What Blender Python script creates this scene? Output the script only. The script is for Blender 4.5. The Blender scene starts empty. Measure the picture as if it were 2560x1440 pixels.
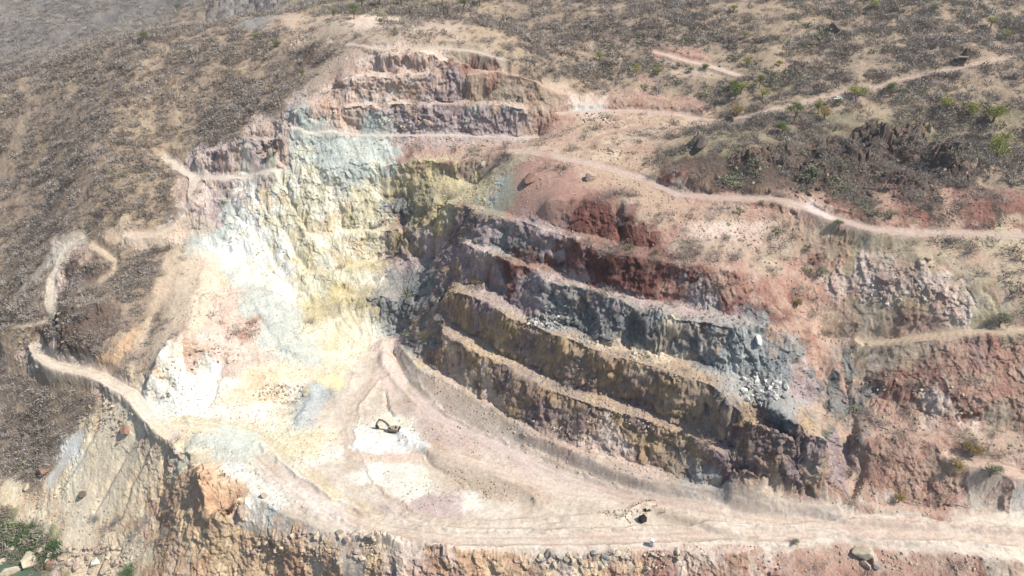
import bpy, bmesh, math, random, os, time
import numpy as np
from mathutils import Vector, Matrix, Euler
T0 = time.time()
SC = bpy.context.scene
# ------------------------------------------------------------------ camera
H, PITCH, F = 210.0, math.radians(30), 1730.0
CP, SP = math.cos(PITCH), math.sin(PITCH)
cam = bpy.data.cameras.new('camera'); cam_o = bpy.data.objects.new('camera', cam)
SC.collection.objects.link(cam_o); SC.camera = cam_o
cam.sensor_width = 36; cam.lens = 36*F/2560; cam.clip_start = 1; cam.clip_end = 9000
cam_o.location = (0, 0, H); cam_o.rotation_euler = (math.pi/2-PITCH, 0, 0)
# ------------------------------------------------------------------ light
SUN_EL, SUN_AZ = math.radians(51), math.radians(-17)     # azimuth: angle from +x (image right), negative = towards the camera
sd = Vector((math.cos(SUN_EL)*math.cos(SUN_AZ), math.cos(SUN_EL)*math.sin(SUN_AZ), math.sin(SUN_EL)))
w = bpy.data.worlds.new('World'); SC.world = w; w.use_nodes = True
nt = w.node_tree; bg = nt.nodes['Background']
sky = nt.nodes.new('ShaderNodeTexSky'); sky.sky_type = 'NISHITA'; sky.sun_disc = False
sky.sun_elevation = SUN_EL; sky.sun_rotation = math.atan2(sd.x, sd.y)
sky.altitude = 900; sky.dust_density = 1.5
nt.links.new(sky.outputs[0], bg.inputs[0]); bg.inputs[1].default_value = 0.11
sl = bpy.data.lights.new('sun', 'SUN'); sl.energy = 5.0; sl.angle = math.radians(0.55); sl.color = (1, .95, .87)
so = bpy.data.objects.new('sun', sl); SC.collection.objects.link(so)
so.rotation_euler = sd.to_track_quat('Z', 'Y').to_euler(); so.location = sd*900
SC.view_settings.view_transform = 'Standard'; SC.view_settings.look = 'None'
SC.view_settings.exposure = 0.31; SC.view_settings.gamma = 1
SC.cycles.max_bounces = 4; SC.cycles.diffuse_bounces = 2; SC.cycles.glossy_bounces = 2
QUICK = False
# ------------------------------------------------------------------ helpers: pixel <-> world
def ray(px, py):
    u = (np.asarray(px, float)-1280)/F; v = (720-np.asarray(py, float))/F
    return u, CP+v*SP, -SP+v*CP
def p2w(px, py, z):
    dx, dy, dz = ray(px, py); t = (z-H)/dz
    return dx*t, dy*t
def w2p(x, y, z):
    d = y*CP-(z-H)*SP; up = y*SP+(z-H)*CP
    return 1280+F*x/d, 720-F*up/d
def Yz(px, py, y):                                   # height of the point seen at (px,py) at forward distance y
    dx, dy, dz = ray(px, py); return H+dz/dy*y
rng = np.random.default_rng(7)
def yl(pts): return [(a, b, Yz(a, b, y)) for a, b, y in pts]
# ------------------------------------------------------------------ noise
def _lat(seed): return np.random.default_rng(seed).random((512, 512)).astype(np.float32)
LAT = [_lat(i) for i in range(6)]
def vnoise(x, y, s=0):
    xi = np.floor(x).astype(np.int64); yi = np.floor(y).astype(np.int64)
    fx = (x-xi).astype(np.float32); fy = (y-yi).astype(np.float32)
    fx = fx*fx*fx*(fx*(fx*6-15)+10); fy = fy*fy*fy*(fy*(fy*6-15)+10)
    L = LAT[s % 6]; a = (xi+37*s) & 511; b = (yi+91*s) & 511; a1 = (a+1) & 511; b1 = (b+1) & 511
    return (L[a, b]*(1-fx)*(1-fy)+L[a1, b]*fx*(1-fy)+L[a, b1]*(1-fx)*fy+L[a1, b1]*fx*fy)*2-1
def fbm(x, y, wl, octv=4, s=0, gain=.5, ridged=False):
    out = 0; amp = 1; tot = 0; f = 1/wl; a = .6+s
    for k in range(octv):
        c, d = math.cos(a+k*1.3), math.sin(a+k*1.3)
        n = vnoise((x*c-y*d)*f+17.3*k, (x*d+y*c)*f+5.1*k, s+k)
        if ridged: n = 1-2*np.abs(n)
        out = out+amp*n; tot += amp; amp *= gain; f *= 2.07
    return out/tot
def cells(x, y, wl, s=0):                            # worley F1 distance and cell random
    gx = x/wl; gy = y/wl; xi = np.floor(gx).astype(np.int64); yi = np.floor(gy).astype(np.int64)
    best = np.full(gx.shape, 9., np.float32); sec = best.copy(); rid = np.zeros(gx.shape, np.float32)
    for i in (-1, 0, 1):
        for j in (-1, 0, 1):
            a = (xi+i) & 511; b = (yi+j) & 511
            px = xi+i+LAT[s % 6][a, b]; py = yi+j+LAT[(s+1) % 6][a, b]
            d = np.sqrt((gx-px)**2+(gy-py)**2).astype(np.float32)
            m = d < best
            sec = np.where(m, best, np.minimum(sec, d)); rid = np.where(m, LAT[(s+2) % 6][a, b], rid); best = np.where(m, d, best)
    return best, sec, rid
# ------------------------------------------------------------------ terrain skeleton: crest / toe / rim lines seen in the photo, each with its height
# entry: list of (px,py,z); consecutive points joined, heights interpolated
L = []
def line(pts, z0=None, z1=None):
    n = len(pts)
    L.append([(p[0], p[1], p[2] if len(p) > 2 else z0+(z1-z0)*i/(n-1)) for i, p in enumerate(pts)])
def up(d): L[-1] = [(a, b, z+d*min(1, max(.35, (2100-a)/250))*(min(1, max(.25, (a-1020)/260)) if d > 7 else 1)) for a, b, z in L[-1]]
# pit floor, ramp and fill berm
line([(985,885),(1010,935),(1060,985),(1140,1032),(1210,1072),(1290,1104),(1370,1134),(1480,1188),(1600,1228),(1700,1256),(1850,1278),(2000,1292),(2090,1302)], 1.2, 2.2)
line([(1000,866),(1030,900),(1060,930),(1130,965),(1200,1008),(1290,1060),(1320,1085),(1400,1118),(1500,1163),(1620,1208),(1750,1236),(1900,1255),(2060,1268),(2100,1272)], 6.5, 6)
line([(960,860),(900,905),(880,950)], 6, 1)
line([(955,900),(990,930)], 4.5, 3)
line([(985,835),(1000,852),(1040,890),(1100,932),(1160,968),(1220,1000),(1290,1045),(1340,1072),(1400,1100),(1480,1127),(1560,1147),(1640,1168),(1700,1197),(1760,1208),(1850,1218),(1960,1238),(2060,1252),(2100,1254)], 7, 7)
line([(700,1000),(900,1000),(965,1085),(960,1200),(800,1120)], -2, -2)
line([(1300,1195),(1200,1150),(1100,1085),(1030,1020),(1000,960)], 0, 0)
line([(1060,1140),(1120,1200),(1200,1240),(1330,1260)], -1.5, -1.5)
line([(1070,1128),(1150,1150),(1280,1200),(1340,1250)], 1.5, .6)
line([(1480,1270),(1600,1255),(1800,1290),(2000,1330),(2200,1330),(2560,1345)], .8, 3)
line([(600,1120),(760,1240),(950,1320),(1200,1340),(1600,1330),(2100,1345)], 0, 1)
line([(730,1030),(600,1050),(470,1030),(380,1010)], 0, 3)
line([(840,1260),(1000,1300),(1200,1320),(1400,1305)], -1, -.5)
# face A and bench 1
A = [(1076,783,21),(1106,833,21),(1153,863,21),(1200,887,21),(1270,917,20.5),(1320,950,20),(1400,985,19.5),(1470,1013,19.5),(1553,1037,19.5),(1653,1063,19.5),(1706,1080,19),(1773,1127,18),(1839,1157,17),(1939,1180,16),(1996,1190,16)]
line(A)
up(3)
line([(1083,779,21.6),(1140,812,21.6),(1193,840,21.6),(1253,877,21.2),(1296,900,21),(1353,927,20.8),(1393,947,20.8),(1420,965,20.8),(1486,985,20.8),(1563,1000,20.5),(1653,1042,20.2),(1706,1057,20),(1773,1073,20),(1806,1115,18.5),(1889,1120,18),(1946,1147,17),(2000,1170,17)])
up(3)
# face B and bench 2
line([(1086,707,37),(1126,727,37),(1160,740,37),(1220,763,37),(1270,797,36.5),(1320,813,36.5),(1373,837,36.5),(1420,850,36.5),(1486,877,36),(1586,907,36),(1706,943,36),(1783,970,35.5),(1829,1017,34),(1889,1050,32.5),(1939,1070,32),(2023,1090,31),(2073,1100,31)])
up(5.5)
line([(1096,680,37.6),(1140,700,37.6),(1180,716,37.6),(1213,720,37.6),(1253,740,37.6),(1300,770,37.6),(1330,800,37.4),(1426,818,37.4),(1470,840,37),(1520,863,37),(1563,870,37),(1620,877,37),(1706,893,37),(1789,930,37),(1900,950,36.5),(2000,1060,33.5)])
up(5.5)
# face C and bench 3
line([(1153,607,52),(1186,627,52),(1230,653,52),(1270,660,52),(1336,672,52),(1363,700,51.5),(1403,717,51.5),(1466,730,51.5),(1503,743,51.5),(1570,770,51),(1636,790,51),(1706,808,51),(1773,813,51),(1839,830,50.5),(1893,835,50.5),(1956,842,50.5),(1983,857,50)])
up(7)
line([(1166,593,52.6),(1206,620,52.6),(1250,622,52.6),(1283,640,52.6),(1313,655,52.6),(1346,660,52.6),(1400,668,52.4),(1420,693,52),(1470,710,52),(1553,737,51.8),(1630,750,51.8),(1706,757,51.8),(1756,780,51.5),(1823,788,51.5),(1873,803,51.3),(1939,827,51.2),(2020,850,50.6)])
up(7)
# face D (upper) and bench 4
line([(1093,510,66),(1153,513,66),(1193,530,66),(1246,547,66),(1320,560,66),(1370,583,66),(1420,597,66),(1440,607,66),(1486,623,66),(1540,643,66),(1620,653,66),(1686,663,66),(1789,673,65.5),(1856,687,65),(1939,689,64.5),(2023,685,64.5),(2050,740,60)])
up(7.5)
line([(1110,500,66.8),(1210,515,66.8),(1300,545,66.8),(1420,585,66.8),(1440,600,66.8),(1500,610,66.8),(1560,632,67),(1640,640,67),(1720,655,67),(1850,665,66.5),(2030,665,66)])
up(7.5)
# red cliff above bench 4
line([(1360,505,78),(1400,497,80),(1440,498,80),(1520,510,80),(1560,535,78.5),(1600,550,77.5),(1640,565,76.5),(1690,600,73)])
up(6)
line([(1350,545,69.5),(1420,580,68),(1500,590,68),(1560,615,68),(1620,625,68)])
up(6.5)
# yellow nose at left of face D
line([(1000,585,50),(1050,580,51),(1090,588,52),(1110,600,52)])
line([(1005,630,37),(1040,648,36),(1090,650,38)])
line([(1090,575,53),(1110,560,55)])
# back wall benches (left)
line([(985,835,7),(940,852,6),(890,882,5),(850,930,3),(780,960,2.5),(740,1010,.5)])
line([(853,745,22),(900,745,23),(953,745,24),(1040,745,24.5),(1062,770,24.5)])
line([(853,730,22.8),(953,735,24.6),(1030,735,25)])
line([(760,690,30),(853,677,32),(953,655,34),(1066,650,37),(1096,655,39)])
line([(770,680,30.5),(853,668,32.6),(960,645,33.6),(1000,640,34)])
line([(700,585,46),(853,582,46),(953,580,47.5),(1000,578,49)])
line([(853,572,46.6),(953,568,48),(1010,560,50)])
line([(960,500,59),(1026,495,62),(1085,500,66.5)])
line([(960,415,77.5),(1010,420,77),(1080,432,76.5),(1160,445,75),(1200,470,72.5)])
# blue face and the benches above
line([(610,350,90),(680,352,89.5),(760,345,89.5),(900,342,90),(1010,340,90),(1060,343,90),(1170,341,90),(1350,347,90)])
line([(620,342,90.6),(760,335,90.4),(900,332,90.8),(1050,337,90.8),(1150,335,91),(1350,336,91)])
line([(690,405,77),(820,420,77.5),(930,412,79),(1010,405,80.5),(1130,405,83),(1240,385,88),(1280,378,93)])
line([(700,285,103),(870,268,105),(1000,262,106),(1160,262,106),(1260,270,105),(1320,275,104.5)])
line([(730,272,104.6),(870,259,106),(1000,253,106.8),(1160,250,107.2),(1240,258,106),(1320,262,105.5),(1400,275,103)])
line([(830,222,112),(860,195,119),(1000,191,120),(1120,188,120.5),(1170,200,118.2),(1240,197,119),(1330,205,117),(1420,240,109)])
line([(860,187,119.6),(1000,182,120.6),(1100,181,121),(1180,190,119.2),(1300,192,119),(1360,202,117.4)])
line([(930,140,128),(960,133,131),(1090,132,131.5),(1150,150,128),(1180,162,125.5),(1320,160,126)])
line([(870,115,131),(960,124,131.6),(1100,119,132.2),(1180,130,130.4),(1280,155,127)])
line([(1170,236,108.5),(1250,246,107),(1340,246,107)])
# upper right: road with cut
line([(1400,283,101.5),(1500,277,102),(1600,278,102),(1700,288,101.5),(1800,300,101)])
line([(1540,245,107.5),(1620,243,107.8),(1700,252,107),(1760,275,105)])
line([(1280,378,94.5),(1400,395,94.5),(1500,415,93),(1600,445,90.5),(1700,488,88),(1800,495,88.5),(1900,497,89.5),(1980,505,90),(2060,540,87),(2180,575,85.5),(2300,583,85),(2560,590,86)])
line(yl([(1650,440,311),(1700,445,304),(1800,410,312),(1900,390,318),(2000,385,321)]))
line(yl([(1480,370,338),(1580,375,335),(1500,345,350),(1560,318,362)]))
# right side hill
line(yl([(2560,495,277),(2450,505,275),(2300,520,275),(2100,500,283)]))
line(yl([(2100,530,275),(2300,560,268),(2450,570,264),(2560,575,263)]))
line(yl([(2200,330,350),(2350,330,345),(2560,320,340)]))
line(yl([(2200,420,316),(2400,400,310),(2560,400,305)]))
line(yl([(2050,660,262),(2200,610,262),(2350,592,259),(2560,600,255)]))
line(yl([(2050,790,247),(2120,720,253),(2200,690,251),(2360,720,240),(2560,700,239)]))
line(yl([(2050,840,245),(2180,850,238),(2350,835,231),(2560,825,226)]))
line(yl([(2160,865,237),(2300,860,229),(2560,850,223)]))
line([(2150,955,34),(2206,966,36.5),(2270,972,37.5),(2340,980,38.5),(2400,992,38.8),(2473,1000,39),(2560,1003,40)])
line([(2180,985,32),(2226,1000,31.5),(2323,1026,31),(2353,1067,28.3),(2400,1060,30),(2456,1050,31.3),(2500,1075,29),(2560,1085,28.3)])
line([(2139,1093,24),(2240,1098,25.5),(2340,1105,26),(2440,1147,24),(2560,1193,21)])
line([(2150,1082,24.6),(2300,1088,26.6),(2440,1125,25),(2560,1160,22.5)])
line([(2139,1253,7),(2240,1250,7.2),(2373,1274,6.8),(2560,1282,6.8)])
line([(2160,1262,6.5),(2300,1284,5.8),(2560,1296,5.6)])
line([(2060,870,46),(2090,960,33),(2120,1040,25),(2125,1110,18),(2105,1200,9)])
line([(2110,1290,3.4),(2300,1295,4.5),(2560,1310,5)])
line([(1655,1280,2.6),(1720,1296,2.6),(1800,1322,2.4),(1900,1340,1.8)])
line([(1655,1296,.8),(1720,1313,.8),(1800,1337,.9),(1890,1352,1)])
line([(1562,1292,1.4),(1580,1266,1.5),(1612,1252,1.5),(1640,1254,1.5)])
# lower road edge and cliffs towards the camera
line([(560,1158,0),(600,1195,.3),(640,1238,.3),(720,1288,.5),(800,1320,.5),(870,1348,.5),(1000,1365,.5),(1150,1378,.5),(1300,1375,.5),(1450,1372,.5),(1600,1375,.8),(1750,1378,1),(1850,1385,1),(1950,1352,1),(2100,1345,1.5),(2250,1352,1.5),(2400,1385,2),(2560,1405,2)])
line([(625,1312,-8),(700,1350,-7),(850,1408,-7),(1000,1440,-8.5),(1200,1450,-9),(1500,1450,-8),(1850,1450,-6),(2100,1450,-6),(2560,1455,-4)])
line([(500,1440,-29),(700,1500,-34),(1000,1560,-30),(1500,1560,-26),(2100,1560,-22),(2600,1560,-20)])
# left rim
line([(610,345,90.5),(560,375,84),(480,385,76),(415,390,74)])
line([(640,440,70),(560,445,69),(490,443,68),(440,400,72),(415,392,73)])
line([(690,430,71),(640,436,70.5),(560,432,70.5),(500,432,70)])
line([(480,400,76),(580,390,78),(660,385,80),(700,400,76)])
line([(485,470,65),(478,520,58),(440,560,50),(400,580,47.5),(330,590,46),(250,600,44),(200,590,43.5),(170,620,39),(140,680,31),(130,770,20)])
line([(545,475,64),(600,550,51),(680,640,36.5),(740,700,28),(780,760,19.5)])
line([(650,470,66),(720,540,54),(800,620,41)])
line([(620,520,56.5),(540,560,50),(470,580,46),(450,600,44)])
line([(640,560,49),(560,600,43),(530,635,38)])
line([(450,600,44),(490,640,39),(515,655,37.5),(540,635,38),(620,632,37.5)])
line([(510,660,36.5),(480,740,31),(480,800,27),(440,860,25),(400,890,23),(370,950,14)])
line([(560,730,28.5),(640,740,26),(700,760,22)])
line([(560,850,17),(650,860,13),(720,860,11.5),(780,880,8)])
line([(480,930,10),(600,950,5),(700,960,4)])
line([(400,900,22),(420,960,9),(440,1010,4)])
line([(370,960,8.5),(330,980,6),(260,950,6.5),(200,930,7),(140,915,7.5),(100,890,8),(90,860,9)])
line([(330,1000,5.4),(370,1050,3),(400,1090,1.5),(440,1120,.8),(500,1140,.3),(560,1155,0)])
line([(240,620,41),(290,660,34.5),(270,700,29.5)])
line([(110,820,15),(0,830,11)])
line([(120,790,18.5),(160,700,28),(165,660,32)])
line([(150,880,15),(130,850,17.5),(160,790,27),(230,780,27.5),(270,820,22)])
line([(300,1000,3),(200,1130,-20),(130,1190,-32),(90,1215,-38)])
line([(420,1150,-9),(400,1250,-22),(390,1330,-30),(385,1440,-37)])
line([(455,1130,-3),(490,1170,-.5),(500,1230,-1.5),(520,1270,-3.5),(560,1285,-3.5),(600,1255,-1)])
line([(440,1160,-8),(432,1230,-12),(440,1290,-17),(500,1318,-15),(560,1314,-13),(605,1292,-6)])
line([(350,1100,-8),(250,1220,-29),(180,1320,-43),(130,1370,-50)])
line([(300,1380,-44),(240,1440,-50),(100,1370,-52.5)])
line([(0,1340,-53),(60,1370,-54),(110,1420,-55),(120,1500,-55)])
line([(0,1430,-57.5),(70,1440,-57.5),(60,1520,-57.5)])
# left hill, ridge
line([(0,240,95),(80,190,104),(150,146,113),(250,135,118),(350,125,120),(430,95,125),(520,65,129),(600,48,132),(700,60,133),(760,45,136)])
PTS = [(2560,650,Yz(2560,650,246)),(2300,650,Yz(2300,650,250)),(2560,760,Yz(2560,760,232)),(2300,780,Yz(2300,780,236)),(2560,900,Yz(2560,900,219)),(0,400,62),(0,550,36),(0,700,14),(0,950,-16),(0,1100,-32),(0,1250,-45),(200,400,75),(300,300,92),(400,200,108),(300,500,60),
 (430,370,78),(550,340,86),(600,290,94),(700,200,109),(800,100,128),(780,160,119),(840,60,136),(120,520,44),(100,1000,-12),(100,1110,-28),(200,1010,-5),(200,860,20),(300,780,28),(380,700,33),(330,880,15),(380,800,22),
 (330,1200,-20),(260,1340,-40),(300,700,30)]
for px, py in ((900,0),(1100,0),(1300,0),(1500,0),(1700,0),(1900,0),(2100,0),(2300,0),(2540,0)):
    PTS.append((px, py, Yz(px, py, 520-(px-900)*.03)))
for px, py, y in ((1000,60,472),(1300,60,476),(1600,80,452),(2000,80,438),(2400,80,430),(1500,150,430),(1700,160,420),(2000,180,400),(2300,180,388),(2540,150,392),
                  (1600,220,404),(1850,230,385),(2100,250,368),(2400,240,362),(2540,240,360),(1900,300,352),(1800,350,330),(1560,250,395)):
    PTS.append((px, py, Yz(px, py, y)))
FAR = []
for px, py, y in ((0,10,950),(200,10,950),(400,10,900),(600,5,860),(740,5,820),(0,120,800),(200,100,820),(400,70,830),(560,30,830),(0,215,700),(100,160,740),(650,35,800)):
    z = Yz(px, py, y); dx, dy, dz = ray(px, py); FAR.append((dx/dy*y, y, z))
WP = [(-420,570,62),(-330,600,66),(-230,620,80),(-480,430,60),(-560,500,40),(100,620,175),(300,620,180),(500,560,170),(-60,620,150),(450,420,110),(0,900,240),(500,900,260),(-1100,1300,240),(-400,1300,240),(0,1500,330),(900,1500,330),
      (-900,900,110),(-700,600,30),(-350,250,-50),(-330,180,-60),(-260,120,-62),(0,110,-55),(250,110,-48),(400,200,15),(420,300,70),(-1200,600,60),(900,500,130),(900,200,20)]
WP += FAR
# sampled constraints
seg = []
for pl in L:
    for (a, b) in zip(pl[:-1], pl[1:]):
        n = max(2, int(math.hypot(a[0]-b[0], a[1]-b[1])/12)+1)
        for k in range(n):
            t = k/n; seg.append(tuple(a[i]+(b[i]-a[i])*t for i in range(3)))
    seg.append(pl[-1])
seg = np.array(seg); SX, SY = p2w(seg[:, 0], seg[:, 1], seg[:, 2]); SZ = seg[:, 2]
P = np.array(PTS); PX, PY = p2w(P[:, 0], P[:, 1], P[:, 2]); WPa = np.array(WP, float)
# coarse thin plate base through thinned line points + hill points
idx = np.arange(0, len(SX), 5)
CX = np.concatenate([SX[idx], PX, WPa[:, 0]]); CY = np.concatenate([SY[idx], PY, WPa[:, 1]]); CZ = np.concatenate([SZ[idx], P[:, 2], WPa[:, 2]])
lam = np.concatenate([np.full(len(idx), 60.), np.full(len(PX), 1.), np.full(len(WPa), 1.)])
def K(r2): return np.where(r2 > 0, r2*np.log(r2+1e-12), 0)*.5
S_ = 100.
n = len(CX); G = K(((CX[:, None]-CX)**2+(CY[:, None]-CY)**2)/S_**2)+np.diag(lam/S_)
Q = np.c_[np.ones(n), CX/S_, CY/S_]; M = np.block([[G, Q], [Q.T, np.zeros((3, 3))]])
sol = np.linalg.solve(M, np.r_[CZ, 0, 0, 0]); W_, A_ = sol[:n], sol[n:]
def tps(x, y):
    sh = x.shape; x = x.ravel(); y = y.ravel(); out = np.empty(len(x))
    for i in range(0, len(x), 20000):
        xs, ys = x[i:i+20000], y[i:i+20000]
        out[i:i+20000] = K(((xs[:, None]-CX)**2+(ys[:, None]-CY)**2)/S_**2)@W_+A_[0]+A_[1]*xs/S_+A_[2]*ys/S_
    return out.reshape(sh)
def bilin(Z, fx, fy):
    fx = np.clip(fx, 0, Z.shape[1]-1.001); fy = np.clip(fy, 0, Z.shape[0]-1.001)
    i = fx.astype(int); j = fy.astype(int); u = fx-i; v = fy-j
    return Z[j, i]*(1-u)*(1-v)+Z[j, i+1]*u*(1-v)+Z[j+1, i]*(1-u)*v+Z[j+1, i+1]*u*v
# TPS on 6 m grid
bx0, bx1, by0, by1, bs = -1250., 1000., 90., 1610., 8.
BX, BY = np.meshgrid(np.arange(bx0, bx1+1, bs), np.arange(by0, by1+1, bs)); BZ = tps(BX, BY)
def base(x, y): return bilin(BZ, (x-bx0)/bs, (y-by0)/bs)
# residual membrane on fine grid
gx0, gx1, gy0, gy1, gs = -470., 470., 96., 640., .8
NX = int((gx1-gx0)/gs); NY = int((gy1-gy0)/gs)
NX -= NX % 32; NY -= NY % 32
GX = gx0+(np.arange(NX)+.5)*gs; GY = gy0+(np.arange(NY)+.5)*gs
cs = np.zeros((NY, NX)); cw = np.zeros((NY, NX))
for pl in L:
    for (a, b) in zip(pl[:-1], pl[1:]):
        ax, ay = p2w(*a); bx, by = p2w(*b); m = max(2, int(math.hypot(bx-ax, by-ay)/(gs*.6)))
        t = np.linspace(0, 1, m); X = ax+(bx-ax)*t; Y = ay+(by-ay)*t; Z = a[2]+(b[2]-a[2])*t
        # wobble along the line so crests are not ruled
        nx, ny = -(by-ay), (bx-ax); q = math.hypot(nx, ny)+1e-6; wv = fbm(X, Y, 9, 3, 2)*.7
        X = X+nx/q*wv; Y = Y+ny/q*wv
        i = ((X-gx0)/gs).astype(int); j = ((Y-gy0)/gs).astype(int); ok = (i >= 0) & (j >= 0) & (i < NX) & (j < NY)
        np.add.at(cs, (j[ok], i[ok]), (Z-base(X, Y))[ok]); np.add.at(cw, (j[ok], i[ok]), 1)
for x, y, z in list(zip(PX, PY, P[:, 2]))+[tuple(q) for q in WPa]:
    i, j = int((x-gx0)/gs), int((y-gy0)/gs)
    if 0 <= i < NX and 0 <= j < NY and cw[j, i] == 0: cs[j, i] += z-base(np.array([x]), np.array([y]))[0]; cw[j, i] += 1
lev = [(cs, cw)]
for k in range(5):
    s, c = lev[-1]; h, w_ = s.shape; f = lambda a: a.reshape(h//2, 2, w_//2, 2).sum((1, 3)); lev.append((f(s), f(c)))
R = None
for k in range(5, -1, -1):
    s, c = lev[k]; msk = c > 0; val = np.where(msk, s/np.maximum(c, 1), 0)
    R = np.zeros_like(s) if R is None else np.kron(R, np.ones((2, 2)))
    R[0] = R[-1] = 0
    for it in range((400, 200, 200, 250, 400, 800)[k] if k else 120):
        R = np.where(msk, val, R)
        Pd = np.pad(R, 1, mode='edge'); R = (Pd[:-2, 1:-1]+Pd[2:, 1:-1]+Pd[1:-1, :-2]+Pd[1:-1, 2:])*.25
    R = np.where(msk, val, R)
Pd = np.pad(R, 1, mode='edge'); R = R*.4+.6*.25*(Pd[:-2, 1:-1]+Pd[2:, 1:-1]+Pd[1:-1, :-2]+Pd[1:-1, 2:])
ed = np.minimum.reduce([(GX-gx0)[None]+0*R, (gx1-GX)[None]+0*R, (gy1-GY)[:, None]+0*R, 0*R+60]); R = R*np.clip(ed/50, 0, 1)
def ground0(x, y):
    i = (x-gx0)/gs-.5; j = (y-gy0)/gs-.5; ins = (i > 0) & (j > 0) & (i < NX-1) & (j < NY-1)
    return base(x, y)+np.where(ins, bilin(R, i, j), 0)
GZ0 = ground0(*np.meshgrid(GX, GY))
gyy, gxx = np.gradient(GZ0, gs); GSL = np.hypot(gxx, gyy)
print('terrain solved', round(time.time()-T0, 1), GZ0.min(), GZ0.max(), 'slope p99', np.percentile(GSL, 99))
# ------------------------------------------------------------------ where a pixel hits the base terrain
def hit(px, py):
    dx, dy, dz = ray(px, py)
    t = np.linspace(120, 1300, 4000); x, y, z = dx*t, dy*t, H+dz*t
    g = ground0(np.atleast_1d(x), np.atleast_1d(y)); k = np.argmax(z < g)
    return x[k], y[k], g[k]
# ------------------------------------------------------------------ ground kinds, read off the photo on a 64 x 36 lattice (run-length rows)
ROWS = '''h12 q6 g10 .36
h11 .4 q2 d2 t3 p3 t4 .35
h10 .8 d1 t10 .35
h3 .15 r3 t2 p5 t3 .10 k3 .20
h3 .16 t2 p7 k4 .10 t4 .18
h1 .18 t1 p7 k2 r5 t2 .4 k1 .4 g3 .16
.18 p8 m3 t6 d1 p2 k6 .20
.16 p2 b6 m5 B4 k3 d9 .5 g14
.15 p3 b7 m8 k3 d3 t4 g10 r4 g7
.11 t1 m5 b8 k7 d9 g7 r10 g6
.11 p2 m4 y2 b6 Y4 t3 k5 d4 r19 .4
.11 p4 w1 y9 Y6 t2 k5 t3 R2 r18 .3
.11 p2 m2 w2 y7 Y6 b2 k3 R4 t4 k3 o2 k4 R1 r2 k1 R1 r2 k1 R2 r1 R1
.11 p1 m3 b1 y8 G2 Y2 o4 k3 R5 t1 k3 o2 k7 R1 r1 k1 R2 r1 k1 R2 r1 R1
.7 t4 p1 b3 w1 y8 o5 m6 R6 k2 p5 t4 k3 T9
.3 p2 t2 .4 t1 b1 w4 y7 Y1 o2 m4 G3 m2 R6 t8 T14
.3 p1 r2 .4 t3 p1 w4 y3 Y3 m7 R10 k6 t2 k3 T12
.3 p1 r2 .4 t3 p1 b1 w3 y6 G3 o3 m7 R6 k8 p8 T5
.3 p1 .6 t3 p2 b2 w2 Y4 G4 o3 m3 G4 m6 R4 k5 p9 T3
.3 r4 .3 t3 p2 b4 Y4 G5 o3 m3 G8 m5 R3 k3 p7 T4
.2 r5 .2 t3 p4 b3 y4 b1 G2 o7 B3 G9 B3 k3 T13
.2 r4 .2 t3 p5 b4 y3 p2 G2 o9 G1 s3 B10 k2 t4 k8
.1 p3 r2 .2 t2 w4 p3 b3 y2 F4 o14 s2 B8 k2 G1 T3 t2 k6
.3 p4 .1 s1 O1 w5 s5 y2 F5 p1 o16 B5 m2 G2 t5 k6
.6 p3 w5 s4 w1 B2 F6 t1 p2 o14 G2 B4 m1 G2 t2 R6 k3
.6 s2 p1 w8 y1 B2 F8 t2 p1 o11 t2 o3 B3 t3 G1 k3 p4 k3
.5 s4 p1 y8 b1 F4 w3 F3 t3 p2 o9 t2 o6 G1 t2 k3 p4 k3
.5 s4 p2 y1 b4 y5 F1 w3 F1 m4 F3 t2 p3 o6 t1 o6 m2 G1 k6 t4
.4 w1 s5 O1 y2 b3 y4 w1 F2 p3 F8 t3 p3 o6 t2 o3 m2 k8 t3
.3 s6 O5 w5 F3 w5 F1 t4 F5 t2 p2 t1 B3 o4 m4 k11
s9 O6 w3 F5 w4 F1 t6 F5 t3 B3 t2 m6 k11
s9 O6 w6 F3 m4 w2 F12 t9 k13
v1 s8 O6 F49
v3 s3 d3 O8 d3 F44
v3 s6 O15 p24 k8 F8
a2 v2 s5 O31 k24'''.split('\n')
# kind: (colour the sunlit surface shows, second colour, scrub density, roughness of relief)
PAL = {'h': ((132,126,120), (146,138,130), 1.3, .5), 'q': ((132,134,138), (104,106,112), .15, 1.2), 'g': ((146,136,112), (166,152,128), 1.4, .5),
 '.': ((168,149,130), (182,162,138), 1.35, .5), ',': ((188,168,134), (176,156,136), 1.0, .4), 'r': ((116,98,87), (92,80,74), .8, 1.5),
 'd': ((216,192,166), (198,168,144), .18, .4), 't': ((196,178,156), (200,174,154), .22, .45), 'p': ((234,213,197), (216,188,172), .03, .85),
 'w': ((253,250,240), (244,238,216), 0, .55), 'y': ((248,242,216), (230,218,182), 0, .75), 'Y': ((224,208,160), (198,186,152), .02, .8),
 'b': ((210,217,206), (194,201,194), 0, .7), 'B': ((186,189,184), (158,162,162), .02, 1.1), 'm': ((202,184,180), (178,158,157), .04, 1.),
 'R': ((152,104,92), (120,80,74), .15, 1.), 'k': ((188,148,131), (202,172,152), .14, .75), 'o': ((200,174,140), (160,140,134), .03, 1.1),
 'G': ((166,165,160), (132,134,132), .03, 1.3), 'F': ((228,214,196), (212,195,176), 0, .05), 'O': ((240,210,172), (224,184,152), .04, .75),
 'T': ((202,186,156), (206,176,154), .28, .22),
 's': ((250,232,200), (234,208,174), .03, .4), 'v': ((150,150,110), (120,130,85), 1.6, .4), 'a': ((110,120,80), (100,110,80), .6, .3)}  # s, d and O are lightened to imitate glare over the lower-left slope
def lin(c):
    c = np.array(c, float)/255; return np.where(c <= .04045, c/12.92, ((c+.055)/1.055)**2.4)
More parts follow.
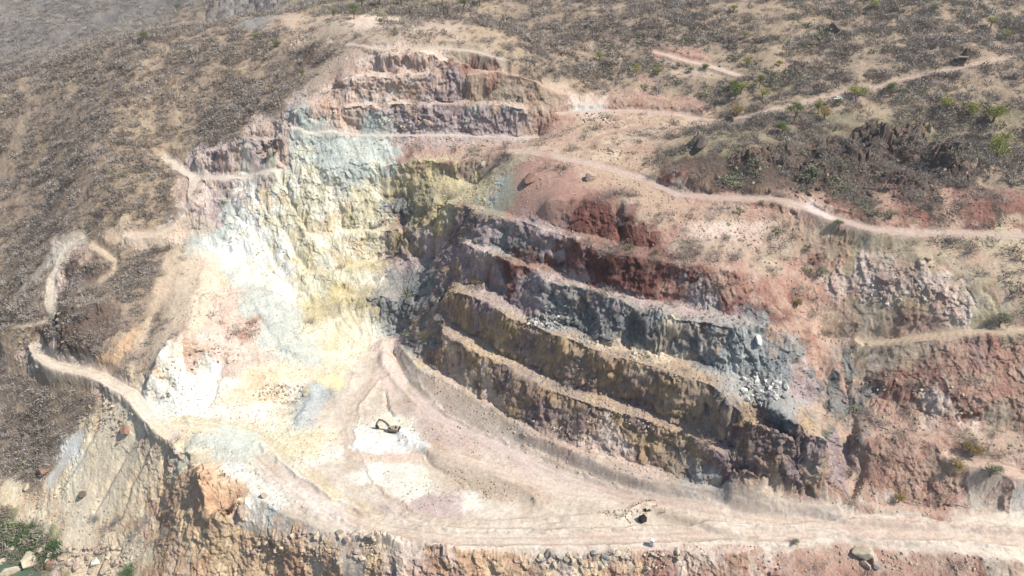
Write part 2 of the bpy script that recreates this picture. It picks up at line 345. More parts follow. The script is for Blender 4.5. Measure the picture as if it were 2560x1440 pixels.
AL = .74
def alb(c): return np.minimum(lin(c)*AL, .70)
KEYS = list(PAL); rows = []
for r in ROWS:
    s = ''.join(t[0]*int(t[1:]) for t in r.split())
    if len(s) != 64: print('row length', len(rows), len(s)); s = (s+s[-1]*64)[:64]
    rows.append(s)
sx, sy, sz, sk = [], [], [], []
jr = random.Random(3)
for j in range(36):
    for i in range(64):
        px, py = 20+40*i+jr.uniform(-6, 6), 20+40*j+jr.uniform(-6, 6); x, y, z = hit(px, py)
        sx.append(x); sy.append(y); sz.append(z); sk.append(KEYS.index(rows[j][i]))
# hand placed accents
ACC = [(760,1010,'B'),(785,985,'B'),(770,1050,'B'),(965,1075,'w'),(1010,1100,'w'),(930,1130,'w'),(920,1180,'w'),(1000,1180,'w'),(1085,1260,'m'),(1130,1265,'m'),(1040,1110,'w'),
 (1160,985,'t'),(1250,1030,'t'),(1330,1105,'t'),(1450,1150,'t'),(1600,1200,'t'),(1750,1245,'t'),(1900,1262,'t'),
 (600,835,'k'),(620,820,'k'),(540,700,'y'),(620,760,'b'),(1100,1060,'d'),(1180,1100,'d'),(1060,1010,'d'),(1040,990,'d'),(1200,1150,'d'),(1180,1190,'t'),(1260,1225,'t'),(1100,1110,'d'),
 (550,520,'b'),(570,560,'b'),(530,500,'m'),(1060,615,'Y'),(1040,610,'Y'),(1770,860,'G'),(1830,880,'B'),(1820,920,'B'),(1900,980,'B'),(1950,1030,'B'),(950,370,'b'),(880,380,'b'),
 (2000,515,'p'),(2060,530,'p'),(1480,268,'p'),(1990,1220,'o'),(1780,1225,'B'),(180,1150,'w'),(150,1180,'w'),(2340,1150,'t'),(2360,1170,',')]
for px, py, k in ACC:
    for q in range(3):
        x, y, z = hit(px+jr.uniform(-8, 8), py+jr.uniform(-6, 6)); sx.append(x); sy.append(y); sz.append(z); sk.append(KEYS.index(k))
sx, sy, sz = map(np.array, (sx, sy, sz)); sk = np.array(sk)
CA = np.array([alb(PAL[k][0]) for k in KEYS]); CB = np.array([alb(PAL[k][1]) for k in KEYS])
VD = np.array([PAL[k][2] for k in KEYS]); RG = np.array([PAL[k][3] for k in KEYS])
SV = np.c_[CA[sk], CB[sk], VD[sk], RG[sk]]               # 8 channels
# splat samples on a 3-D aware coarse lattice (2.4 m) by k nearest with inverse distance
from mathutils.kdtree import KDTree
kd = KDTree(len(sx))
for i in range(len(sx)): kd.insert((sx[i], sy[i]*.8, sz[i]*1.2), i)
kd.balance()
ms = 2.4; MX = np.arange(-700, 471, ms); MY = np.arange(96, 1000, ms); FIELD = np.zeros((len(MY), len(MX), 8))
mgx, mgy = np.meshgrid(MX, MY)
wxp = mgx+fbm(mgx, mgy, 22, 4, 1)*5; wyp = mgy+fbm(mgx, mgy, 22, 4, 4)*5; mz = ground0(wxp, wyp)
for j in range(len(MY)):
    for i in range(len(MX)):
        if abs(MX[i]) > 175+.65*MY[j]: continue
        if MY[j] > 600 and ((i % 3) or MX[i] > 100): FIELD[j, i] = FIELD[j, i-1]; continue
        r = kd.find_n((wxp[j, i], wyp[j, i]*.8, mz[j, i]*1.2), 4)
        ww = np.array([1/(d**4+3) for _, _, d in r]); FIELD[j, i] = (ww[:, None]*SV[[q for _, q, _ in r]]).sum(0)/ww.sum()
print('kinds', round(time.time()-T0, 1))
def field(x, y): return np.stack([bilin(FIELD[..., c], (x-MX[0])/ms, (y-MY[0])/ms) for c in range(8)], -1)
# ------------------------------------------------------------------ roads
ROADS = [([(90,862),(100,890),(140,915),(200,928),(260,945),(330,985),(370,1040),(430,1090)], 7, (244,228,206)),
 ([(415,392),(455,425),(490,445),(560,447),(640,440),(690,428)], 6, (236,222,206)),
 ([(490,445),(478,500),(440,555),(390,582),(330,592)], 6, (232,214,196)),
 ([(210,590),(160,640),(130,700),(125,760),(140,790)], 4.6, (222,212,190)),
 ([(235,615),(285,650),(290,680),(260,705)], 4, (220,200,172)),
 ([(0,825),(60,818),(120,800)], 3, (222,208,185)),
 ([(1280,378),(1400,395),(1500,415),(1600,445),(1700,488),(1800,495),(1900,497),(1980,505),(2060,540),(2180,575),(2300,583),(2560,590)], 6, (218,196,182)),
 ([(1400,283),(1500,277),(1600,278),(1700,288),(1800,300),(1870,290),(1960,268),(2040,250),(2150,225),(2250,200),(2330,190),(2430,165),(2560,140)], 4.5, (224,200,184)),
 ([(1640,130),(1700,148),(1780,165),(1850,190)], 6, (228,204,186)),
 ([(1590,375),(1530,370),(1480,358),(1490,345),(1560,325),(1640,310)], 4, (200,165,145)),
 ([(870,112),(960,125),(1100,120),(1180,128),(1260,155)], 4, (222,206,186)),
 ([(1180,193),(1290,196),(1350,208),(1410,238)], 4, (222,190,165)),
 ([(610,347),(760,340),(900,337),(1050,340),(1150,338),(1350,342)], 2.6, (226,212,198)),
 ([(2150,862),(2250,850),(2350,838),(2440,828),(2560,825)], 4.5, (222,200,172)),
 ([(2380,1140),(2460,1170),(2560,1195)], 6, (222,196,176)),
 ([(640,1130),(720,1200),(830,1270),(950,1318),(1150,1350),(1400,1352),(1600,1345),(1800,1335),(1950,1345),(2100,1325),(2300,1335),(2560,1360)], 9, (242,228,210)),
 ([(1990,1305),(2150,1320),(2350,1345),(2560,1375)], 12, (240,222,204)),
 ([(1080,1135),(1250,1180),(1420,1230),(1600,1245),(1800,1280),(2000,1310)], 8, (240,220,202)),
 ([(960,900),(1010,960),(1090,1040),(1250,1115),(1400,1190),(1560,1240),(1800,1265)], 5, (236,218,208)),
 ([(430,1060),(560,1070),(640,1100),(720,1150)], 5, (246,238,212)),
 ([(870,935),(850,1000),(870,1080),(900,1150),(990,1270)], 4, (238,222,205))]
RD = []
for pts, wd, col in ROADS:
    wp = np.array([hit(*p)[:2] for p in pts]); RD.append((wp, wd, alb(col)*(.9 if wd < 7 else .93)))
def flatten(pts, wp, wd):
    """level the ground across a road: cut on the uphill side, fill on the downhill side"""
    n_ = [max(2, int(np.hypot(*(b-a))/.6)) for a, b in zip(wp[:-1], wp[1:])]; q = np.concatenate([wp[i]+(wp[i+1]-wp[i])*np.linspace(0, 1, n_[i])[:, None] for i in range(len(n_))])
    z = ground0(q[:, 0], q[:, 1]); k = 12; z = np.convolve(np.pad(z, k, mode='edge'), np.ones(2*k+1)/(2*k+1), 'valid')
    lo = q.min(0)-wd*1.5; hi = q.max(0)+wd*1.5
    i0, i1 = [int(np.clip((v-gx0)/gs, 0, NX)) for v in (lo[0], hi[0])]; j0, j1 = [int(np.clip((v-gy0)/gs, 0, NY)) for v in (lo[1], hi[1])]
    if i1 <= i0 or j1 <= j0: return
    s_ = (slice(j0, j1), slice(i0, i1)); X, Y = np.meshgrid(GX[i0:i1], GY[j0:j1]); bd = np.full(X.shape, 1e9); bz = np.zeros(X.shape)
    for (qx, qy), qz in zip(q, z):
        d = np.hypot(X-qx, Y-qy); m = d < bd; bd = np.where(m, d, bd); bz = np.where(m, qz, bz)
    m = np.clip((wd*.5+1.6-bd)/2.2, 0, 1); R[s_] = R[s_]+m*(bz-(base(X, Y)+R[s_]))
def dist_poly(x, y, wp):
    d = np.full(x.shape, 1e9); tt = np.zeros(x.shape)
    for a, b in zip(wp[:-1], wp[1:]):
        v = b-a; L2 = v@v+1e-9; t = np.clip(((x-a[0])*v[0]+(y-a[1])*v[1])/L2, 0, 1)
        e = np.hypot(x-a[0]-t*v[0], y-a[1]-t*v[1]); sg = np.sign((x-a[0])*v[1]-(y-a[1])*v[0]); m = e < np.abs(d)
        d = np.where(m, e*np.where(sg == 0, 1, sg), d)
    return d
for (pts, wd, col), (wp, _, _) in zip(ROADS, RD):
    if wd < 8: flatten(pts, wp, wd)
gmx, gmy = np.meshgrid(GX, GY)
ROADM = np.zeros((NY, NX)); ROADD = np.full((NY, NX), 99.)
ROADC = np.zeros((NY, NX, 3))
wj = fbm(gmx, gmy, 6, 3, 3)*.9
for wp, wd, col in RD:
    lo = wp.min(0)-wd*2; hi = wp.max(0)+wd*2
    i0, i1 = [int(np.clip((v-gx0)/gs, 0, NX)) for v in (lo[0], hi[0])]; j0, j1 = [int(np.clip((v-gy0)/gs, 0, NY)) for v in (lo[1], hi[1])]
    if i1 <= i0 or j1 <= j0: continue
    s_ = (slice(j0, j1), slice(i0, i1)); d = dist_poly(gmx[s_], gmy[s_], wp)
    m = np.clip((wd/2+wj[s_]*1.3-np.abs(d))/(1.4 if wd > 7 else 2.2)+.5, 0, 1); up = m > ROADM[s_]
    ROADC[s_] = np.where(up[..., None], col, ROADC[s_]); ROADD[s_] = np.where(up, d, ROADD[s_]); ROADM[s_] = np.maximum(m, ROADM[s_])
# painted strips: pigment and some painted glare that follow a line on the ground (points, width m, colour, flatten)
STR = [([(1000,905),(1045,955),(1100,998),(1170,1035),(1250,1082),(1330,1110),(1440,1155),(1560,1200),(1700,1246),(1850,1265),(2000,1280),(2090,1286)], 7.5, (196,182,168), 1),
 ([(1650,1288),(1720,1304),(1800,1330),(1895,1347)], 3.4, (192,176,158), 1), ([(1100,1152),(1180,1188),(1260,1222),(1325,1246)], 10, (204,186,166), 1),
 ([(905,1110),(1000,1114)], 9, (254,252,244), 1), ([(925,1182),(1000,1190),(1030,1228)], 11, (248,243,230), 1), ([(1050,1000),(1110,1060),(1190,1110),(1300,1150)], 17, (220,199,188), 1),
 ([(895,1146),(1040,1148)], 4, (234,208,188), 1), ([(1060,1256),(1135,1276)], 9, (206,184,178), 1), ([(786,972),(778,1012),(760,1062)], 8, (196,202,200), 1), ([(1010,1085),(1060,1120)], 5, (240,246,244), .4),
 ([(640,1120),(600,1090),(560,1085)], 12, (222,226,212), 1), ([(850,960),(820,950),(770,975)], 5, (250,232,176), .5), ([(960,880),(975,935),(1000,960)], 14, (236,212,196), 1),
 ([(190,1110),(165,1150),(130,1195)], 5.5, (246,244,236), 1), ([(300,1110),(250,1210),(190,1300)], 24, (250,234,206), .6), ([(380,1130),(330,1230),(300,1330)], 14, (244,222,190), .3), ([(430,640),(400,740),(350,860)], 8, (226,204,174), .6), ([(485,660),(450,780),(400,880)], 10, (236,216,188), .6), ([(520,650),(520,720),(480,800)], 9, (240,222,196), .3), ([(300,600),(420,592),(520,562)], 8, (226,206,182), .3), ([(190,600),(110,660),(60,730)], 10, (212,202,184), .3), ([(250,910),(300,890),(350,830)], 7, (222,186,150), .2),  # the two wide scree strips paint glare brightness onto the lower-left slope
 ([(2080,545),(2020,515)], 4, (240,220,212), .4), ([(720,1210),(800,1265),(850,1290)], 7, (236,222,212), .2), ([(1240,430),(1300,400)], 6, (205,190,160), .3),
 ([(1350,420),(1330,500),(1400,470)], 22, (196,158,142), 1), ([(1480,450),(1600,480),(1700,540)], 12, (200,170,145), .5), ([(1260,470),(1300,510),(1240,530)], 10, (176,172,150), 1)]
# wheel tracks: darker compacted lines
def off(pts, dy): return [(a, b+dy) for a, b in pts]
_h = [(640,1130),(720,1200),(830,1270),(950,1318),(1150,1350),(1400,1352),(1600,1345),(1800,1335),(1950,1345),(2100,1325),(2300,1335),(2560,1360)]
for dy_, c_ in ((-16, (212,188,168)), (-5, (200,172,152)), (6, (214,190,172)), (14, (198,170,150))): STR.append((off(_h, dy_), 1.1, c_, .2))
_r = [(1010,960),(1090,1035),(1250,1112),(1400,1188),(1560,1240),(1800,1268),(2000,1300),(2300,1318),(2560,1335)]
for dy_, c_ in ((-6, (202,174,156)), (4, (196,168,152)), (13, (222,198,180))): STR.append((off(_r, dy_), 1.2, c_, .2))
_c = [(1010,905),(930,950),(880,1010),(862,1080),(880,1150),(940,1230),(1040,1290),(1150,1310),(1350,1300)]
for dx_, c_ in ((-8, (214,192,172)), (2, (206,182,162)), (16, (216,194,176))): STR.append(([(a+dx_, b) for a, b in _c], 1.1, c_, .2))
_l = [(430,1050),(560,1062),(660,1095),(760,1165),(840,1240),(960,1300)]
for dy_, c_ in ((-8, (226,206,168)), (6, (220,200,164)), (22, (232,214,180))): STR.append((off(_l, dy_), 1.3, c_, .2))
for q_ in range(7): STR.append(([(650+q_*12, 1175+q_*13), (720+q_*14, 1215+q_*13)], 2.0, (222,204,192), .2))
STR.append(([(2010,1305),(2160,1318),(2350,1338),(2560,1368)], 1.5, (214,188,170), .2)); STR.append(([(1960,1350),(2060,1335),(2160,1312),(2300,1305)], 1.6, (212,180,164), .2))
STR.append(([(1440,270),(1500,266)], 4, (216,214,206), .3)); STR.append(([(495,1185),(530,1230),(575,1265)], 11, (226,186,152), 0)); STR.append(([(560,440),(640,450),(700,440)], 3, (238,226,208), .5))
PAINT = np.zeros((NY, NX)); PC = np.zeros((NY, NX, 3)); PF = np.zeros((NY, NX)); wj2 = fbm(gmx, gmy, 9, 4, 1)
for pts, wd, col, fl in STR:
    wp = np.array([hit(*p)[:2] for p in pts]); lo = wp.min(0)-wd*2; hi = wp.max(0)+wd*2
    i0, i1 = [int(np.clip((v-gx0)/gs, 0, NX)) for v in (lo[0], hi[0])]; j0, j1 = [int(np.clip((v-gy0)/gs, 0, NY)) for v in (lo[1], hi[1])]
    s_ = (slice(j0, j1), slice(i0, i1)); d = np.abs(dist_poly(gmx[s_], gmy[s_], wp)); m = np.clip((wd/2*(1+wj2[s_]*1.2)-d)/((1.5 if wd > 2.5 else .5)+wd*.22)+.5, 0, 1)*(1 if wd > 2.5 else .95)
    up_ = m > PAINT[s_]; PC[s_] = np.where(up_[..., None], alb(col), PC[s_]); PF[s_] = np.where(up_, fl*m, PF[s_]); PAINT[s_] = np.maximum(m, PAINT[s_])
# ditches and erosion gullies (points, half width m, depth m)
DITCH = [([(963,980),(972,1002),(985,1038)], .7, 1.3), ([(1080,1150),(1120,1190),(1160,1222)], .6, .5), ([(2160,862),(2135,900),(2112,950),(2124,1000),(2132,1050),(2140,1090)], .8, 1.6), ([(2150,1130),(2156,1180),(2135,1230),(2120,1250)], 1.4, 2.5), ([(2075,950),(2062,985),(2060,1020)], 1.2, 2.5),
 ([(2460,720),(2490,760),(2510,790)], .9, .9), ([(2110,1130),(2100,1190)], .7, 1.2), ([(560,490),(640,590),(715,680)], 1.5, 1.6), ([(700,440),(735,500),(760,560)], 1.2, 2.), ([(640,470),(690,550),(740,620),(770,660)], 1.3, 1.6), ([(800,430),(830,500),(850,560)], 1.4, 1.8),
 ([(880,440),(900,520),(905,570)], 1.3, 1.6), ([(660,650),(720,700),(760,730)], 1.2, 1.2), ([(560,900),(540,960),(520,1010)], 1.3, 1.5), ([(640,770),(690,860),(760,900)], 1.2, 1.), ([(1540,515),(1545,560),(1550,600)], 2.2, 5), ([(2060,870),(2075,930)], 2., 4), ([(1000,560),(1010,610)], 1.5, 3)]
DITCH += [(off(_h, -24), .8, -1.1), (off(_h[2:], 20), .8, -.9), (off(_h[1:6], -40), .7, -.6), ([(a+24, b) for a, b in _c], .7, -.6), ([(1005,1080),(1030,1100),(1065,1122)], 2.4, -1.5), ([(960,872),(958,900)], 5, -3), (off(_r, -16), .7, -.7),
 ([(780,985),(772,1015),(757,1062)], 2.6, -1.2), ([(1500,1290),(1400,1302),(1300,1312)], .9, -.8), ([(1562,1290),(1590,1262),(1640,1250)], .8, -.5), ([(1070,1142),(1110,1176),(1170,1215),(1250,1243)], .5, .7), ([(480,1060),(440,1020),(400,1000)], 1, -.6),
 ([(250,1050),(210,1130),(150,1220)], 1.5, 1.2), ([(340,1080),(290,1180),(240,1270)], 1.4, 1.3), ([(380,1100),(330,1200),(300,1290)], 1.4, 1.5), ([(2330,650),(2420,730),(2480,800)], 1.2, .9)]
for q_ in range(7): DITCH.append(([(650+q_*12, 1175+q_*13), (720+q_*14, 1215+q_*13)], 1.0, -.7))
DZ = np.zeros((NY, NX))
for pts, hw, dp in DITCH:
    wp = np.array([hit(*p)[:2] for p in pts]); lo = wp.min(0)-hw*5; hi = wp.max(0)+hw*5
    i0, i1 = [int(np.clip((v-gx0)/gs, 0, NX)) for v in (lo[0], hi[0])]; j0, j1 = [int(np.clip((v-gy0)/gs, 0, NY)) for v in (lo[1], hi[1])]
    s_ = (slice(j0, j1), slice(i0, i1)); d = np.abs(dist_poly(gmx[s_]+wj2[s_]*3, gmy[s_]+wj2[s_]*2, wp)); g_ = -dp*np.exp(-(d/hw)**2)*(1+wj2[s_]*.8); DZ[s_] = np.where(np.abs(g_) > np.abs(DZ[s_]), g_, DZ[s_])
def gsamp(A, x, y): return bilin(A, (x-gx0)/gs-.5, (y-gy0)/gs-.5)
# floor area (compacted, flat): from kind roughness
# ------------------------------------------------------------------ rock outcrops (px,py,radius m,height m, darkness)
OUT = [(1750,370,5,5),(1880,420,9,6),(1950,400,8,7),(2120,400,14,7),(2200,370,12,8),(2290,350,10,7),(2330,400,12,6),(2050,440,10,5),(1700,465,10,3),(2250,460,12,5),(2400,430,12,6),(2190,340,5,6),
 (785,130,10,5),(730,120,5,4),(200,150,6,4),(240,165,6,4),(330,165,8,3),(420,195,5,3),(165,690,7,5),(130,840,8,6),(185,790,10,5),(240,790,8,5),(270,610,5,3),(500,380,8,3),(560,375,6,3),
 (600,395,9,4),(490,1240,10,7),(540,1215,8,5),(590,1290,5,5),(430,1180,6,3),(420,910,8,5),(460,1330,9,5),(550,760,8,3),(980,1395,8,5),(930,1385,8,5),(1100,1400,7,4),(1200,1410,8,4),(1500,780,9,3),(1860,870,8,5),(1930,860,7,5),
 (1640,820,7,4),(1240,680,7,3),(2150,880,6,2),(1420,780,7,3),(1000,525,5,3),(1060,605,6,3),(320,1080,5,3),(100,20,20,6),(650,20,55,42),(590,30,30,24),(700,25,26,26),(150,105,14,6),(2400,1010,9,3),(2200,1010,8,3),(1250,215,12,3),(1330,185,7,4),(1200,690,6,3),(300,870,8,3)]
OW = [(*hit(a, b), r, h*(1.45 if a > 1650 and b < 480 else 1)) for a, b, r, h in OUT]
def relief(x, y, z, sl, rough, road):
    """large and small relief added to the height"""
    nat = np.clip(field(x, y)[..., 6], 0, 1)
    d = nat*(1-road)*(fbm(x, y, 46, 3, 0, ridged=True)*2.2+fbm(x, y, 15, 4, 1)*1.1)
    d = d+(1-road)*rough*(fbm(x, y, 9, 5, 2)*.55+fbm(x, y, 3, 3, 3, ridged=True)*.2)
    for ox, oy, oz, r, h in OW:
        m = (np.abs(x-ox) < r*1.7) & (np.abs(y-oy) < r*1.7)
        if not m.any(): continue
        xs, ys = x[m], y[m]; q = np.hypot(xs-ox, ys-oy)/r+fbm(xs, ys, r*.9, 3, 5)*.5; bump = np.clip(1.15-q, 0, 1)
        c1, c2, rid = cells(xs+fbm(xs, ys, 3, 2, 1)*1.5, ys, max(2.6, r*.34), 1)
        d[m] += h*bump**.7*(.35+.4*rid+.35*fbm(xs, ys, max(4, r*.7), 4, 2, .6, ridged=True))*np.clip(.45+(c2-c1)*3, .45, 1)*(1-road[m])
    return d*np.clip(1.3-(y-420)/500, .5, 1)
# ------------------------------------------------------------------ surface: height, push of the faces and colour at any (x, y)
def tri(fn, X, Y, Z, wx, wy, *a, **k): return fn(X+3.1, Z, *a, **k)*wy+fn(Y+41.7, Z, *a, **k)*wx
def surf(VX, VY, full):
    Z0 = ground0(VX, VY); e = .6
    gxv = (ground0(VX+e, VY)-ground0(VX-e, VY))/(2*e); gyv = (ground0(VX, VY+e)-ground0(VX, VY-e))/(2*e); SL = np.hypot(gxv, gyv)
    fwx = fbm(VX, VY, 8, 5, 3, .65)*4.5; fwy = fbm(VX, VY, 8, 5, 5, .65)*4.5; 
    cj = cells(VX+fwx*.4, VY*.6+Z0*.7+fwy*.4, 4.6, 1)[2]; ck = (cells(VX*.9+VY*.3, VY*.7-Z0*.5, 7.5, 3)[2]-.5); fs = np.clip((SL-.3)/.5, 0, 1)
    FV = field(VX+fwx+(cj-.5)*9*fs, VY+fwy+ck*9*fs); veg = FV[..., 6]; rough = FV[..., 7]
    inside = (np.abs(VX) < 468) & (VY < 630)
    road = np.where(inside, gsamp(ROADM, VX, VY), 0); roadd = gsamp(ROADD, VX, VY)
    paint = np.where(inside, gsamp(PAINT, VX, VY), 0); pflat = np.where(inside, gsamp(PF, VX, VY), 0); rough = rough*(1-.85*pflat); dzt = np.where(inside, gsamp(DZ, VX, VY), 0)
    vegc = np.clip(veg, 0, 1)
    face = np.clip((SL-.45)/.7, 0, 1)*(1-vegc*.55)*(1-road)
    rel = relief(VX, VY, Z0, SL, rough, road)*(1-.85*face)
    c5, c6, cr3 = cells(VX, VY, 1.3, 3); stone = np.clip(.38-c5, 0, .4)*(cr3 > .72)*1.6
    Zf = Z0+rel+dzt+stone*(1-road)*np.clip(rough*1.2-.1, 0, 1)+fbm(VX, VY, 1.4, 2, 1)*.14*(1-road)*np.clip(rough+.15, 0, 1)
    rut = np.clip(1-np.abs(np.abs(roadd)-1.5)/.7, 0, 1)*road
    Zf = Zf-rut*.12+np.exp(-((np.abs(roadd)-3.6)/.5)**2)*.35*np.clip(road*2, 0, 1)*(np.sin(VX*.8+VY*.6) > -.3)
    far = np.clip((VY-560)/120, 0, 1); Zf = Zf+far*(fbm(VX, VY, 150, 4, 1, ridged=True)*16+fbm(VX, VY, 30, 3, 2)*4)
    lw = np.clip((-20-VX)/30, 0, 1)*np.clip((VY-255)/30, 0, 1)*np.clip((400-VY)/30, 0, 1)*(1-vegc)*(1-road)*np.clip(SL*2-.5, 0, 1)
    Zf = Zf+lw*fbm(VX*.86+VY*.5, (VY*.86-VX*.5)*.22, 11, 4, 2, .6, ridged=True)*1.5
    if not full: return Zf, SL
    nx = -gxv/(SL+1e-6); ny = -gyv/(SL+1e-6)
    m = face > .03; X, Y, Z = VX[m], VY[m], Z0[m]; wx = (nx[m]**2)[...]; wy = 1-wx; q = np.sqrt(wx*wx+wy*wy); wx = wx/q; wy = wy/q
    wz = fbm(X, Y+Z, 10, 2, 2)*2.5                       # bends the joints
    big = tri(lambda a, b: fbm(a, b*.55, 9, 3, 4, .55), X+wz, Y+wz, Z, wx, wy)*2.4
    gul = tri(lambda a, b: fbm(a, b*.16, 4.2, 3, 1, .6, ridged=True), X+wz, Y+wz, Z, wx, wy)*.55
    def blocks(a, b, wl, sd):
        d1, d2, r = cells(a, b, wl, sd); return (r-.5)-np.clip(.10-(d2-d1), 0, .1)*3.5
    b1 = tri(lambda a, b: blocks(a+b*.25, b*.8, 3.1, 2), X+wz, Y+wz, Z, wx, wy)
    b2 = tri(lambda a, b: blocks(a-b*.2, b*1.0, 1.25, 4), X, Y, Z, wx, wy)
    led = fbm(Z*1.0+wz*.7, X*.12+Y*.12, 3.4, 3, 3, .6)*.9    # beds and small ledges
    fn = tri(lambda a, b: fbm(a, b*.7, .9, 2, 5), X, Y, Z, wx, wy)*.3
    dm = (big+gul+b1*1.3+b2*.75+led+fn)
    dsp = np.zeros_like(VX); dsp[m] = dm*(face[m]*np.clip(rough[m], .12, 1.3))*np.clip(1.15-(Y-420)/500, .4, 1)
    blk = np.zeros_like(VX); blk[m] = b1*.8+b2*.5
    VXd = VX+nx*dsp; VYd = VY+ny*dsp
    # ---- pigment, plus shade painted into cracks
    roadc = np.stack([gsamp(ROADC[..., c], VX, VY) for c in range(3)], -1); pcol = np.stack([gsamp(PC[..., c], VX, VY) for c in range(3)], -1)
    ca, cb = FV[..., 0:3], FV[..., 3:6]
    strat = fbm(VX, VY+Z0, 5, 4, 1, .65)*.9+fbm(VX*.5+VY*.15, Z0*1.6+VY*.2, 7, 4, 2)*.6
    mixn = np.clip(fbm(VX, VY, 13, 5, 3, .65)*1.1+strat*.9+.42+((cj-.5)*.7+ck*.4)*fs, -.2, 1.25)[..., None]
    col = ca*(1-mixn)+cb*mixn
    flat = np.clip(1-(SL-.25)/.6, 0, 1)[..., None]*(1-vegc)[..., None]*np.clip(rough*1.2, 0, 1)[..., None]
    dr_ = np.clip((VX-10)/60, 0, 1)[..., None]; dust = np.array(alb((226, 208, 186)))*(1-dr_)+np.array(alb((202, 178, 158)))*dr_; col = col*(1-.5*flat)+(dust*.7+col*.4)*.5*flat
    lum = col.mean(-1, keepdims=True); f3 = face[..., None]
    stk = np.clip(fbm(VX*.93-VY*.37, VY*.3+Z0*.2, 3.2, 4, 0, .6)*1.6, -1, 1)[..., None]; col = col*(1+stk*.14*f3+blk[..., None]*.22*f3)  # cracks and sunken blocks come out darker: shade painted into the colour
    iron = np.clip(fbm(VX, VY+Z0*.7, 11, 5, 5, .65)*2.6-.3, 0, 1)[..., None]*f3
    col = col*(1-iron*.3)+np.array(alb((208, 160, 112)))*iron*.3*(.25+.75*lum/.35)
    pal = np.clip(fbm(VX+50, VY-Z0*.7, 9, 5, 2, .65)*2.6-.5, 0, 1)[..., None]*f3; col = col*(1-pal*.3)+(lum*1.5)*pal*.3
    v3 = vegc[..., None]; gr = np.clip(fbm(VX, VY, 26, 4, 1)*2.4, -1, 1)[..., None]; bare = np.clip(fbm(VX, VY, 17, 4, 4, .6)*3-.9, 0, 1)[..., None]
    col = col*(1+v3*gr*np.array([.08, .07, .03])); col = col*(1-v3*bare*.28)+np.array(alb((204, 180, 152)))*v3*bare*.28
    fine = (fbm(VX, VY, 2.2, 4, 2, .7)[..., None])*.20; col = col*(1+fine)
    trk = np.clip(fbm(roadd*3.2, (VX+VY)*.06, 1.6, 3, 1), -1, 1)*.10
    col = col*(1-road[..., None]*.8)+roadc*(1+trk[..., None]+fine*.4)*(1-.12*rut[..., None])*road[..., None]*.8
    flo = (np.clip(1-rough*4, 0, 1)*(1-road)*(SL < .4))[..., None]
    cxx, cyy = p2w(1000, 1190, 0); rr = np.hypot(VX-cxx, (VY-cyy)*1.2); th = np.arctan2(VY-cyy, VX-cxx)
    tr2 = fbm(rr*1.2+fbm(VX, VY, 18, 2, 1)*3, th*6, 2.2, 4, 3, .65)[..., None]
    col = col*(1+flo*(tr2*np.array([.13, .16, .18])+fbm(VX, VY, 14, 4, 4)[..., None]*np.array([.05, .11, .15])))
    pw = np.clip(paint+fbm(VX, VY, 5, 4, 4, .65)*.5*(paint > .02), 0, 1)[..., None]*.72
    col = col*(1-pw)+pcol*(1+fine*.7+tr2*.12*flo)*pw
    bump_s = np.clip(.10+.5*np.clip(rough, 0, 1)*(1-road)+.3*face, 0, 1)
    return VXd, VYd, Zf, np.clip(col, .02, .78), bump_s, (road, rough, veg, SL)
# regular fan used to look up heights
rows_y = np.concatenate([np.arange(140, 480, .5), np.arange(480, 1100, 1.5)]); NR = len(rows_y); NC = 1350
VY = np.repeat(rows_y[:, None], NC, 1); VX = np.linspace(-1, 1, NC)[None]*(150+.63*VY)
Zf, SL = surf(VX, VY, False)
# mesh: rows spread by distance walked over the ground, so that steep faces get as many quads as benches
MR, MC = 1560, 1960
yf = np.concatenate([np.arange(144, 480, .3), np.arange(480, 1000, 1.5), np.arange(1000, 1500, 5)]); tc = np.linspace(-1, 1, MC)
FY = np.repeat(yf[:, None], MC, 1); FX = tc[None]*(150+.63*FY); FZ = ground0(FX, FY)
ds = np.sqrt(np.diff(FY, axis=0)**2+np.diff(FZ, axis=0)**2); w_ = 1/(np.hypot(FY[1:], H-FZ[1:])**1.25); w_[FY[1:] > 560] *= .55; ds = ds*w_
def boxc(a, r):
    p = np.pad(a, ((0, 0), (r+1, r)), mode='edge'); c = np.cumsum(p, 1); return (c[:, 2*r+1:]-c[:, :-2*r-1])/(2*r+1)
for r_ in (45, 45, 30): ds = boxc(ds, r_)
cum = np.concatenate([np.zeros((1, MC)), np.cumsum(ds, 0)]); cum /= cum[-1]; tg = np.linspace(0, 1, MR)
MY_ = np.stack([np.interp(tg, cum[:, c], yf) for c in range(MC)], 1); MX_ = tc[None]*(150+.63*MY_)+(rng.random((MR, MC))-.5)*.12
del FX, FY, FZ, ds, w_, cum
outp = [surf(MX_[a:a+260], MY_[a:a+260], True) for a in range(0, MR, 260)]
PS = [np.concatenate([o[k] for o in outp]) for k in range(3)]; col = np.concatenate([o[3] for o in outp]); bump_s = np.concatenate([o[4] for o in outp]).reshape(-1)
m_road, m_rough, m_veg, m_sl = [np.concatenate([o[5][k] for o in outp]) for k in range(4)]; del outp
print('relief', round(time.time()-T0, 1))
